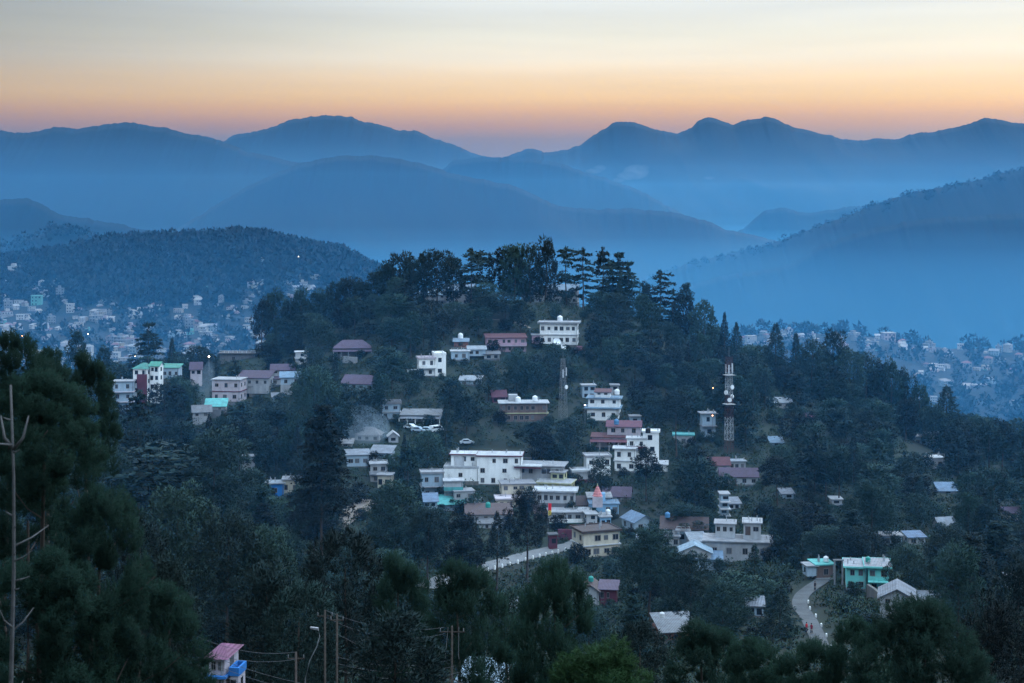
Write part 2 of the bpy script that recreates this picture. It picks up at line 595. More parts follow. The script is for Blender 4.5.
def road_path(pix, hw, bw, mat, name):
    pts = smooth_path([hit(x, y, 200, False) for x, y in pix])
    z = pts[:, 2].copy()
    for _ in range(6):
        z[1:-1] = (z[:-2] + z[1:-1] + z[2:]) / 3
    pts[:, 2] = z
    CARVE.append((pts, hw + .3, bw))
    ROADS.append((pts, hw, mat, name))
    return pts


P_ROAD = road_path([(425, 588), (450, 577), (472, 570), (500, 563), (530, 555), (556, 549), (573, 545), (582, 541), (581, 537.5), (573, 535.5)], 3.0, 5, 'asphalt', 'road')
P_LANE = road_path([(822, 650), (816, 634), (808, 618), (800, 606), (802, 596), (811, 588), (822, 580), (820, 574), (812, 570)], 1.45, 4, 'lane', 'road')
P_TRACK = road_path([(330, 528), (340, 521), (352, 512), (362, 506), (372, 500)], 3.4, 5, 'earth', 'path')
P_TOP = road_path([(478, 319), (500, 320), (518, 323), (530, 328)], .55, 2, 'earth', 'path')
P_MID = road_path([(455, 449), (480, 449.5), (510, 450), (540, 449)], 1.6, 4, 'ground', 'path')

# one ground sheet, from behind the camera to the valley floor and on to the horizon
rows = np.concatenate([np.concatenate([np.arange(-240, -100, 20.), np.arange(-100, 60, 4.)]), np.arange(60, 230, 3.), np.arange(230, 620, 1.25), np.arange(620, 800, 5), np.arange(800, 2210, 12), np.arange(2240, 3000, 60), np.linspace(3000, 11500, 20)])
sc_ = np.linspace(-1, 1, 521)
sc_ = np.sign(sc_) * (np.abs(sc_) * .40 + .0 * sc_ ** 2 + .9 * np.abs(sc_) ** 9)
XX = sc_[None, :] * (np.abs(rows[:, None]) + 55)
YY = np.repeat(rows[:, None], 521, 1)
ZZ = ground(XX, YY)
back = YY < 0
ZZ[back] = -3 + 200 * np.clip((-YY[back] - 4) / 95, 0, 1) ** .95 + np.clip(-YY[back] / 40, 0, 1) * 5.0 * fbm(XX[back] / 40, YY[back] / 40)  # unseen slope behind the camera, raised steeply to shade the near trees
V = np.stack([XX, YY, ZZ], -1).reshape(-1, 3)
nr, nc = XX.shape
I = np.arange(nr * nc).reshape(nr, nc)
Fq = np.stack([I[:-1, :-1], I[:-1, 1:], I[1:, 1:], I[1:, :-1]], -1).reshape(-1, 4)
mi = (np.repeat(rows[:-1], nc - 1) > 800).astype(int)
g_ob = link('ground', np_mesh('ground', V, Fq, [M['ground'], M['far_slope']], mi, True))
tag(g_ob, kind='structure')

for pts, hw, mt, nm in ROADS:
    if mt == 'ground': continue
    d = np.gradient(pts[:, :2], axis=0)
    nrm = np.stack([-d[:, 1], d[:, 0]], 1) / np.linalg.norm(d, axis=1)[:, None]
    rv = []
    for k in (-hw, hw):
        rv.append(np.column_stack([pts[:, :2] + nrm * k, pts[:, 2] + .06]))
    n = len(pts)
    v = np.concatenate(rv)
    f = np.array([(i, i + 1, n + i + 1, n + i) for i in range(n - 1)])
    o = link(nm, np_mesh(nm, v, f, M[mt], smooth=True))
    tag(o, kind='structure')


# ------------------------------------------------------------------ mountain ranges
def mountain(name, crest, Y, width, base=-508, rough=1.0, gully=1.0, seed=0, bump=1.0):
    cx = np.array([c[0] for c in crest], float); cy = np.array([c[1] for c in crest], float)
    a, b = cx[0], cx[-1]
    px = np.arange(a, b + .1, 1.6)
    zc = -( _pch(cx, cy, px) - HZ) / F * Y
    zc = zc + Y * .0011 * rough * fbm(px / 9 + seed * 7.7, px * 0 + seed, 4) * 2
    zc = zc + Y * .0007 * bump * (fbm(px / 2.1 + seed, px * 0 + 3.3, 3)) * 2
    X = (px - 512) / F * Y
    kk = np.exp(-.5 * (np.arange(-90, 91) / 30.0) ** 2); kk /= kk.sum()
    zs_ = np.convolve(np.pad(zc, 90, mode='edge'), kk, 'valid')      # the slopes do not repeat every notch of the crest
    ts = np.concatenate([np.linspace(-1, -.02, 64), np.linspace(0, 1, 14)])
    G = []
    for t in ts:
        yy = Y + t * width
        prof = 1 - abs(t) ** .92
        n1 = np.abs(fbm(X / (width * .30) + seed * 3.1, (t * width + X * .3) / (width * .5) + seed, 4)) * 2
        n2 = fbm(X / (width * .05) + seed, t * 9 + seed, 4)
        q = min(1.0, abs(t) * 7); q = q * q * (3 - 2 * q)
        ze = zc * (1 - q) + zs_ * q
        z = base + (ze - base) * prof - gully * width * (.06 * n1 + .004 * n2) * min(1, abs(t) * 2.2) * min(1, (1 - abs(t)) * 3 + .05)
        G.append(np.column_stack([X, X * 0 + yy + gully * width * .01 * n2 * min(1, abs(t) * 5), np.minimum(z, zc + 0.0)]))
    V = np.array(G).reshape(-1, 3)
    nr, nc = len(ts), len(px)
    I = np.arange(nr * nc).reshape(nr, nc)
    Fq = np.stack([I[:-1, :-1], I[:-1, 1:], I[1:, 1:], I[1:, :-1]], -1).reshape(-1, 4)
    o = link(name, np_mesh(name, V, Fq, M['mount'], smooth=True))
    tag(o, kind='structure')
    return X, zc


mountain('mountain', [(-420, 190), (-200, 150), (-60, 131), (0, 131), (15, 133), (35, 131), (60, 127), (75, 128), (95, 126), (110, 124), (125, 122), (140, 124), (160, 127), (178, 131), (200, 135), (225, 142), (250, 152), (275, 157), (300, 164), (340, 178), (400, 205), (480, 250), (560, 300)], 4300, 1500, seed=1)
mountain('mountain', [(120, 262), (200, 215), (260, 180), (300, 164), (318, 159), (340, 156), (365, 155), (400, 159), (430, 166), (460, 175), (490, 181), (512, 186), (540, 197), (562, 206), (590, 209), (630, 209), (662, 211), (700, 219), (730, 230), (765, 238), (830, 262), (900, 300)], 3700, 1250, seed=2)
mountain('mountain', [(330, 230), (400, 188), (440, 170), (455, 161), (475, 158), (500, 157), (525, 158), (542, 160), (587, 172), (627, 185), (667, 205), (720, 235), (780, 270)], 4900, 1300, seed=3)
mountain('mountain', [(100, 215), (180, 165), (225, 141), (232, 136), (250, 132), (265, 129), (280, 124), (292, 119), (310, 117), (330, 115), (345, 116), (360, 120), (385, 126), (400, 130), (415, 131), (430, 137), (450, 144), (470, 151), (500, 163), (560, 190), (640, 230)], 7400, 2300, seed=4)
mountain('mountain', [(380, 215), (450, 178), (490, 161), (505, 157), (520, 152), (528, 149), (538, 150), (545, 153), (560, 151), (575, 147), (590, 138), (605, 128), (615, 122), (632, 122), (645, 125), (660, 131), (672, 133), (690, 128), (700, 121), (712, 117), (722, 120), (733, 124), (745, 121), (757, 119), (765, 116), (775, 119), (790, 126), (815, 132), (840, 138), (857, 141), (880, 139), (895, 139), (910, 134), (930, 132), (950, 129), (970, 123), (985, 118), (1000, 120), (1024, 124), (1100, 135), (1250, 150), (1450, 190)], 6600, 2200, seed=5)
mountain('hill', [(640, 275), (700, 247), (742, 229), (755, 218), (765, 211), (780, 208), (800, 212), (830, 210), (850, 207), (890, 205), (930, 209), (1000, 225), (1080, 260)], 4600, 900, seed=6)
G_CREST = mountain('hill', [(600, 300), (650, 278), (680, 266), (700, 260), (740, 252), (780, 240), (820, 226), (850, 215), (880, 203), (910, 194), (940, 187), (970, 182), (1000, 174), (1024, 169), (1090, 150), (1200, 128), (1400, 120), (1600, 150)], 3100, 1050, seed=7, bump=1.6)
mountain('hill', [(560, 345), (640, 308), (690, 285), (740, 273), (785, 266), (821, 246), (860, 232), (920, 220), (1000, 214), (1100, 210), (1300, 230)], 2850, 700, seed=8, bump=1.6)
mountain('hill', [(-300, 230), (-100, 205), (0, 200), (25, 199), (45, 206), (60, 214), (90, 219), (120, 224), (170, 236), (260, 262), (340, 300)], 2900, 620, seed=9)
I_CREST = mountain('hill', [(-300, 262), (-80, 250), (0, 247), (30, 238), (60, 229), (80, 233), (100, 241), (130, 246), (180, 258), (260, 285)], 2350, 420, base=-330, seed=10, bump=2.0)

# ------------------------------------------------------------------ haze and valley mist
hz = MB(); hz.box(-7000, 7000, -300, 12200, -512, 430)
tag(hz.build('haze', volume_mat('haze_air', HAZE_DENSITY, AIR_COLOR)), kind='stuff')
for i, (tp, dn, yn, yf) in enumerate(MIST):
    ms_ = MB(); ms_.box(-6900 + 7 * i, 6900 - 7 * i, yn, yf, -511 + i * .5, tp)
    tag(ms_.build('valley_mist', volume_mat('mist_air', dn, AIR_COLOR)), kind='stuff')

# ------------------------------------------------------------------ foliage meshes (crowns are 1 m wide and 1 m tall, scaled per tree)
def unit(n, g):
    v = g.normal(size=(n, 3))
    return v / np.linalg.norm(v, axis=1)[:, None]


def tri_leaves(P, D, size, g, aspect=.45, nrm=None):
    """one pointed leaf or needle spray at each P, growing along D; nrm is the direction its clump faces there"""
    n = len(P)
    D = D / (np.linalg.norm(D, axis=1)[:, None] + 1e-9)
    S = np.cross(D, unit(n, g)); S /= np.linalg.norm(S, axis=1)[:, None] + 1e-9
    s = size * (.6 + .8 * g.random(n))[:, None]
    a = P - S * s * aspect * .5; b = P + S * s * aspect * .5; c = P + D * s
    if nrm is None:
        return np.stack([a, b, c], 1).reshape(-1, 3), None
    nrm = nrm / (np.linalg.norm(nrm, axis=1)[:, None] + 1e-9) + unit(n, g) * .30
    nrm /= np.linalg.norm(nrm, axis=1)[:, None] + 1e-9
    w = np.sum(np.cross(b - a, c - a) * nrm, 1) < 0
    a2 = np.where(w[:, None], b, a); b2 = np.where(w[:, None], a, b)
    return np.stack([a2, b2, c], 1).reshape(-1, 3), np.repeat(nrm, 3, 0)


def leaf_mesh(name, tris, mat):
    v = np.concatenate([t[0] for t in tris])
    me = np_mesh(name, v, np.arange(len(v)).reshape(-1, 3), mat)
    if all(t[1] is not None for t in tris):
        me.polygons.foreach_set('use_smooth', np.ones(len(v) // 3, bool))
        me.normals_split_custom_set_from_vertices(np.concatenate([t[1] for t in tris]).tolist())
    return me


def fit(T):
    """scale a list of triangle blocks so the crown is 1 wide and 0..1 tall"""
    a = np.concatenate([t[0] for t in T])
    lo = np.percentile(a, .5, 0); hi = np.percentile(a, 99.5, 0)
    w = max(hi[0] - lo[0], hi[1] - lo[1])
    c = (lo + hi) / 2
    return [(np.column_stack([(x[:, 0] - c[0]) / w, (x[:, 1] - c[1]) / w, (x[:, 2] - lo[2]) / (hi[2] - lo[2])]), n) for x, n in T]


def crown_round(name, seed, mat, nclump=34, per=110, leaf=.05, cr=.13, top=.75, shape='round', aspect=.45):
    g = np.random.default_rng(seed)
    T = []
    for i in range(nclump):
        z = (i + .5) / nclump
        if shape == 'round': rad = .42 * math.sin(math.pi * min(.97, .16 + .80 * z)) ** .6
        elif shape == 'oval': rad = .30 * math.sin(math.pi * min(.95, .22 + .74 * z)) ** .8 + .05
        elif shape == 'umbrella': rad = .20 + .30 * z ** 1.5 if z < .86 else .34
        else: rad = .44 * (1 - z) ** .75 + .03
        th = i * 2.399 + g.random() * .8
        rr = rad * (.55 + .55 * math.sqrt(g.random())) if g.random() < .8 else rad * g.random() * .6
        c = np.array([rr * math.cos(th), rr * math.sin(th), z * .92 + .04 + g.normal() * .03])
        r = cr * (.65 + .7 * g.random())
        u = unit(per, g)
        u[:, 2] = u[:, 2] * .8 + .12
        q = (.45 + .55 * g.random(per) ** .5)[:, None]
        P = c + u * r * q
        D = u + np.array([math.cos(th), math.sin(th), .5]) * .35 + g.normal(size=(per, 3)) * .45
        T.append(tri_leaves(P, D, leaf, g, aspect, u * .9 + (c - [0, 0, .45]) * .5 + [0, 0, .15]))
    return leaf_mesh(name, fit(T), mat)


def crown_tier(name, seed, mat, tiers=9, per=46, leaf=.055, flat=False, branches=8):
    """cedar: level tiers of flat, slightly drooping sprays with gaps between them"""
    g = np.random.default_rng(seed)
    T = []
    for i in range(tiers):
        z = (i + .3) / tiers
        z += g.normal() * .25 / tiers
        rad = (.50 * max(.02, 1 - z) ** .62 + .05) if not flat else (.20 + .20 * g.random() + .12 * math.sin(2.6 * z))
        for b in range(branches):
            if g.random() < (.12 if not flat else .25): continue
            th = 6.283 * b / branches + i * 1.1 + g.normal() * .25
            ln = rad * (.65 + .5 * g.random())
            zz = z + g.normal() * (.04 if flat else .02)
            t = .12 + .88 * g.random(per)
            wd = .16 * ln * (1.15 - t) + .03
            o = g.normal(size=per) * wd
            dx, dy = math.cos(th), math.sin(th)
            P = np.column_stack([dx * t * ln - dy * o, dy * t * ln + dx * o, zz + .03 * t - .07 * t ** 2 * ln / .5 + g.normal(size=per) * .010])
            D = np.column_stack([dx + g.normal(size=per) * .6, dy + g.normal(size=per) * .6, g.normal(size=per) * .22])
            T.append(tri_leaves(P, D, leaf, g, .5, np.column_stack([P[:, 0] * .8, P[:, 1] * .8, .25 + P[:, 0] * 0]) + unit(per, g) * .15))
    P = np.column_stack([g.normal(size=90) * .03, g.normal(size=90) * .03, .75 + .25 * g.random(90)])
    T.append(tri_leaves(P, unit(90, g), leaf, g, .5, P * [3, 3, 0] + [0, 0, .3]))
    return leaf_mesh(name, fit(T), mat)


def crown_cone(name, seed, mat, n=3600, leaf=.06):
    g = np.random.default_rng(seed)
    T = []
    nb = n // 30
    for i in range(nb):
        z = (i + .5) / nb
        rad = (.46 * (1 - z) ** .8 + .02) * (.7 + .5 * g.random())
        th = i * 2.399 + g.normal() * .4
        t = .25 + .75 * g.random(30)
        dx, dy = math.cos(th), math.sin(th)
        o = g.normal(size=30) * .05 * (1.2 - z)
        P = np.column_stack([dx * t * rad - dy * o, dy * t * rad + dx * o, z - .16 * t * rad + g.normal(size=30) * .02])
        D = np.column_stack([dx + g.normal(size=30) * .5, dy + g.normal(size=30) * .5, g.normal(size=30) * .4 - .1])
        T.append(tri_leaves(P, D, leaf * (1.1 - .5 * z), g, .4, np.column_stack([P[:, 0], P[:, 1], .22 + 0 * P[:, 0]]) + unit(30, g) * .12))
    return leaf_mesh(name, fit(T), mat)


def crown_tufts(name, seed, mat, nclump=46, tufts=52, needles=13, cr=.13, nl=.030, nw=.0042, shape='round'):
    """close pine: clumps of shoots, each shoot a brush of single needles"""
    g = np.random.default_rng(seed)
    T = []
    for i in range(nclump):
        z = (i + .5) / nclump
        if shape == 'round': rad = .40 * math.sin(math.pi * min(.97, .18 + .78 * z)) ** .6
        elif shape == 'dome': rad = .46 * math.sqrt(max(0.0, 1 - z * z)) + .02
        else: rad = .36 * math.sin(math.pi * min(.95, .30 + .66 * z)) ** .8 * (.8 + .4 * g.random())
        th = i * 2.399 + g.random() * .7
        rr = rad * (.6 + .5 * math.sqrt(g.random())) if g.random() < .82 else rad * .5 * g.random()
        c = np.array([rr * math.cos(th), rr * math.sin(th), z * .9 + .05 + g.normal() * .03])
        r = cr * (.6 + .75 * g.random())
        u = unit(tufts, g)
        u[:, 2] = u[:, 2] * .75 + .2
        P0 = c + u * r * (.5 + .5 * g.random(tufts))[:, None]
        U = u + np.array([math.cos(th) * .3, math.sin(th) * .3, .55])
        U /= np.linalg.norm(U, axis=1)[:, None]
        P = np.repeat(P0, needles, 0)
        t = np.tile(np.linspace(0, 1, needles), tufts)[:, None]
        D = np.repeat(U, needles, 0)
        P = P + D * t * nl * 1.5
        Dn = D * .75 + unit(len(P), g) * .85
        T.append(tri_leaves(P, Dn, nl, g, nw / nl * 2, np.repeat(u, needles, 0) * .9 + (c - [0, 0, .4]) * .7 + [0, 0, .1]))
    return leaf_mesh(name, fit(T), mat)


def trunk_mesh(name, seed, limbs=7, lo=.42, hi=.95):
    """a 12 m trunk, .4 m thick, with limbs in its upper part; stored 1 m tall and 1 m thick"""
    g = random.Random(seed)
    b = MB()
    H, r0 = 12.0, .2
    pts = [(.10 * math.sin(2.2 * i / 8 * 3 + seed) + g.gauss(0, .03), .08 * math.sin(5 * i / 8 + seed * 2), H * (i / 8) - (.6 if i == 0 else 0)) for i in range(9)]
    rr = [r0 * (1.35 if i == 0 else 1.0) * (1 - .85 * i / 8) for i in range(9)]
    b.tube(pts, rr, 8)
    for k in range(limbs):
        t = lo + (hi - lo) * (k + .5) / limbs
        th = k * 2.4 + g.random()
        i = int(t * 8); f = t * 8 - i
        x = pts[i][0] * (1 - f) + pts[i + 1][0] * f; y = pts[i][1] * (1 - f) + pts[i + 1][1] * f
        ln = 2.6 * (1.15 - .7 * t) * (.6 + .6 * g.random())
        q = [(x, y, t * H), (x + ln * .5 * math.cos(th), y + ln * .5 * math.sin(th), t * H + ln * .22), (x + ln * math.cos(th), y + ln * math.sin(th), t * H + ln * .6)]
        b.tube(q, [r0 * .42 * (1.1 - t), r0 * .26 * (1.1 - t), .012], 5)
    b.v = [(x / .4, y / .4, z / H) for x, y, z in b.v]
    return b.mesh(name, M['bark'], True)


TRUNKS = [trunk_mesh('trunk', s) for s in (1, 2, 3)]
CR = {
    'pine': [crown_round('crown', 10 + i, M['pine'], 30, 110, .062, .125, shape=('round', 'oval', 'round', 'oval')[i]) for i in range(4)],
    'pine_fine': [crown_round('crown', 20 + i, M['pine'], 60, 230, .036, .105, shape=('round', 'oval', 'round')[i], aspect=.3) for i in range(3)],
    'oak': [crown_round('crown', 30 + i, M['leaf'], 46, 95, .046, .12, aspect=.6) for i in range(3)],
    'oak_fine': [crown_round('crown', 40 + i, M['leaf'], 90, 190, .026, .10, aspect=.55) for i in range(3)],
    'cedar': [crown_tier('crown', 50 + i, M['cedar'], (8, 10, 9)[i], 44, .062) for i in range(3)],
    'cedar_fine': [crown_tier('crown', 57 + i, M['cedar'], (12, 14)[i], 120, .036, branches=10) for i in range(2)],
    'flat': [crown_tier('crown', 60 + i, M['cedar'], (7, 8)[i], 46, .07, True, 7) for i in range(2)],
    'cone': [crown_cone('crown', 70 + i, M['cedar']) for i in range(2)],
    'near': [crown_tufts('crown', 80 + i, M['near'], (36, 42, 34)[i], 110, 16, .094, .032, .0021, shape=('round', 'round', 'oval')[i]) for i in range(3)],
    'near_dome': [crown_tufts('crown', 90, M['near'], 96, 64, 17, .092, .030, .0019, shape='dome')],
    'bright': [crown_tufts('crown', 91, M['bright'], 60, 70, 18, .12, nl=.042, nw=.0026, shape='dome')],
}
CR['bush'] = [crown_round('bush', 140 + i, M['leaf'], 26, 80, .075, .17, aspect=.6) for i in range(3)]
KIND = {'pine': ('pine_tree', 'pine'), 'pine_fine': ('pine_tree', 'pine'), 'oak': ('broadleaf_tree', 'tree'), 'oak_fine': ('broadleaf_tree', 'tree'),
        'cedar': ('cedar_tree', 'cedar'), 'cedar_fine': ('cedar_tree', 'cedar'), 'flat': ('cedar_tree', 'cedar'), 'cone': ('conifer_tree', 'conifer'), 'near': ('pine_tree', 'pine'),
        'near_dome': ('pine_tree', 'pine'), 'bright': ('pine_tree', 'pine')}
TREES = []      # records: root, kind key, px centre, top row, base row, Y, crown width in px


def tree(kind, px, top, w_px, h_px, Y=None, base=None, label=None, group=None, trunk_d=None, lean=0.0):
    """a tree whose crown is centred on column px, reaches up to row top, and is w_px wide and h_px tall, standing on the slope at distance Y
    (or where the ground shows at row base)"""
    if Y is None:
        Y = hit(px, base).y
    x = (px - 512) / F * Y
    s = F / Y
    z0 = gz(x, Y)
    zt = -(top - HZ) / s
    H = max(zt - z0, 2.0)
    cw, ch = w_px / s, min(h_px / s, H * .97)
    nm, cat = KIND[kind]
    r = empty(nm, (x, Y, z0), rng.random() * 6.283)
    if lean: r.rotation_euler = (lean * .5, lean, rng.random())
    me = rng.choice(CR[kind])
    td = trunk_d or max(.22, min(.7, H * .03))
    full = kind in ('cedar', 'cone', 'cedar_fine')
    th = H * (.985 if full else .90) if kind != 'flat' else H * .97
    link('trunk', rng.choice(TRUNKS), r, scale=(td, td, th))
    link('crown', me, r, loc=(0, 0, H - ch), scale=(cw, cw * (.9 + .2 * rng.random()), ch), rot=(0, 0, rng.random() * 6.283))
    tag(r, label, cat, group)
    rec = dict(root=r, kind=kind, px=px, top=top, base=HZ - s * z0, Y=Y, w=w_px, H=H, label=label)
    TREES.append(rec)
    return r

# ------------------------------------------------------------------ buildings
RECTS = []      # picture rectangles of the buildings, kept free of planted trees: (x0, x1, top, base, Y)
HOUSES = []
MARKS = []      # landmarks for the descriptions: (px, py, short name)
_win = {}
wrg = random.Random(21)
BRIGHT = ('large white house', 'stepped white villa', 'notched white house', 'white hotel', 'blue-ledged white house', 'maroon-railed house', 'green-roofed building')


def window_mesh(pane=True):
    if 'frame' not in _win:
        b = MB()
        xs, zs = (-.5, -.41, -.03, .03, .41, .5), (-.5, -.41, .41, .5)
        ids = {(i, k, y): 0 for y in (0, 1) for i in range(6) for k in range(4)}
        for (i, k, y) in ids:
            ids[(i, k, y)] = len(b.v); b.v.append((xs[i], (-.05, .02)[y], zs[k]))
        solid = {(i, k) for i in range(5) for k in range(3)} - {(1, 1), (3, 1)}
        for (i, k) in solid:
            for y in (0, 1):
                q = [ids[(i, k, y)], ids[(i + 1, k, y)], ids[(i + 1, k + 1, y)], ids[(i, k + 1, y)]]
                b.f.append(tuple(q if y == 0 else q[::-1])); b.m.append(0)
            for (di, dk, e) in ((0, -1, ((0, 0), (1, 0))), (0, 1, ((1, 1), (0, 1))), (-1, 0, ((0, 1), (0, 0))), (1, 0, ((1, 0), (1, 1)))):
                if (i + di, k + dk) not in solid:
                    (a0, c0), (a1, c1) = e
                    b.f.append((ids[(i + a0, k + c0, 0)], ids[(i + a0, k + c0, 1)], ids[(i + a1, k + c1, 1)], ids[(i + a1, k + c1, 0)])); b.m.append(0)
        _win['frame'] = b.mesh('window', M['frame'])
        p = MB(); p.box(-.42, .42, -.022, .03, -.42, .42)
        _win['pane'] = p.mesh('pane', M['glass'])
        s = MB(); s.box(-.5, .5, -.03, .03, -.5, .5)
        _win['small'] = s.mesh('window', M['glass'])
        p = MB(); p.box(-.42, .42, -.022, .03, -.42, .42)
        _win['curtained'] = p.mesh('pane', M['curtain'])
    return _win


def add_window(parent, x, y, z, w, h, rz=0.0, small=False):
    m = window_mesh()
    o = link('window', m['small' if small else 'frame'], parent, (x, y, z), (w, 1, h), (0, 0, rz))
    if not small:
        link('pane', m['curtained' if wrg.random() < .22 else 'pane'], o)
    return o


def roof_part(b, x0, x1, y0, y1, z, rh, kind, ov=.45):
    """gable (gx: ridge along x, gy: ridge along y), hip, or a single pitch falling towards the viewer (shed)"""
    X0, X1, Y0, Y1 = x0 - ov, x1 + ov, y0 - ov, y1 + ov
    t = .12
    if kind == 'gx':
        ym = (Y0 + Y1) / 2
        for a, c in ((Y0, ym), (Y1, ym)):
            b.face([(X0, a, z - .1), (X1, a, z - .1), (X1, c, z + rh), (X0, c, z + rh)])
            b.face([(X0, a, z - .1 - t), (X1, a, z - .1 - t), (X1, c, z + rh - t), (X0, c, z + rh - t)])
            b.face([(X0, a, z - .1 - t), (X1, a, z - .1 - t), (X1, a, z - .1), (X0, a, z - .1)])
            for xx in (X0, X1):
                b.face([(xx, a, z - .1 - t), (xx, a, z - .1), (xx, c, z + rh), (xx, c, z + rh - t)])
    elif kind == 'gy':
        xm = (X0 + X1) / 2
        for a, c in ((X0, xm), (X1, xm)):
            b.face([(a, Y0, z - .1), (a, Y1, z - .1), (c, Y1, z + rh), (c, Y0, z + rh)])
            b.face([(a, Y0, z - .1 - t), (a, Y1, z - .1 - t), (c, Y1, z + rh - t), (c, Y0, z + rh - t)])
            b.face([(a, Y0, z - .1 - t), (a, Y1, z - .1 - t), (a, Y1, z - .1), (a, Y0, z - .1)])
            for yy in (Y0, Y1):
                b.face([(a, yy, z - .1 - t), (a, yy, z - .1), (c, yy, z + rh), (c, yy, z + rh - t)])
    elif kind == 'hip':
        k = min((X1 - X0), (Y1 - Y0)) * .42
        xa, xb = X0 + k, X1 - k
        if xa > xb: xa = xb = (X0 + X1) / 2
        ym = (Y0 + Y1) / 2
        zl = z - .08
        A, B_, C_, D = (X0, Y0, zl), (X1, Y0, zl), (X1, Y1, zl), (X0, Y1, zl)
        P, Q = (xa, ym, z + rh), (xb, ym, z + rh)
        b.face([A, B_, Q, P]); b.face([B_, C_, Q]); b.face([C_, D, P, Q]); b.face([D, A, P]); b.face([D, C_, B_, A])
    else:   # shed
        b.loft([[(X0, Y0, z - .05), (X1, Y0, z - .05), (X1, Y0, z + .1), (X0, Y0, z + .1)], [(X0, Y1, z + rh - .15), (X1, Y1, z + rh - .15), (X1, Y1, z + rh), (X0, Y1, z + rh)]])


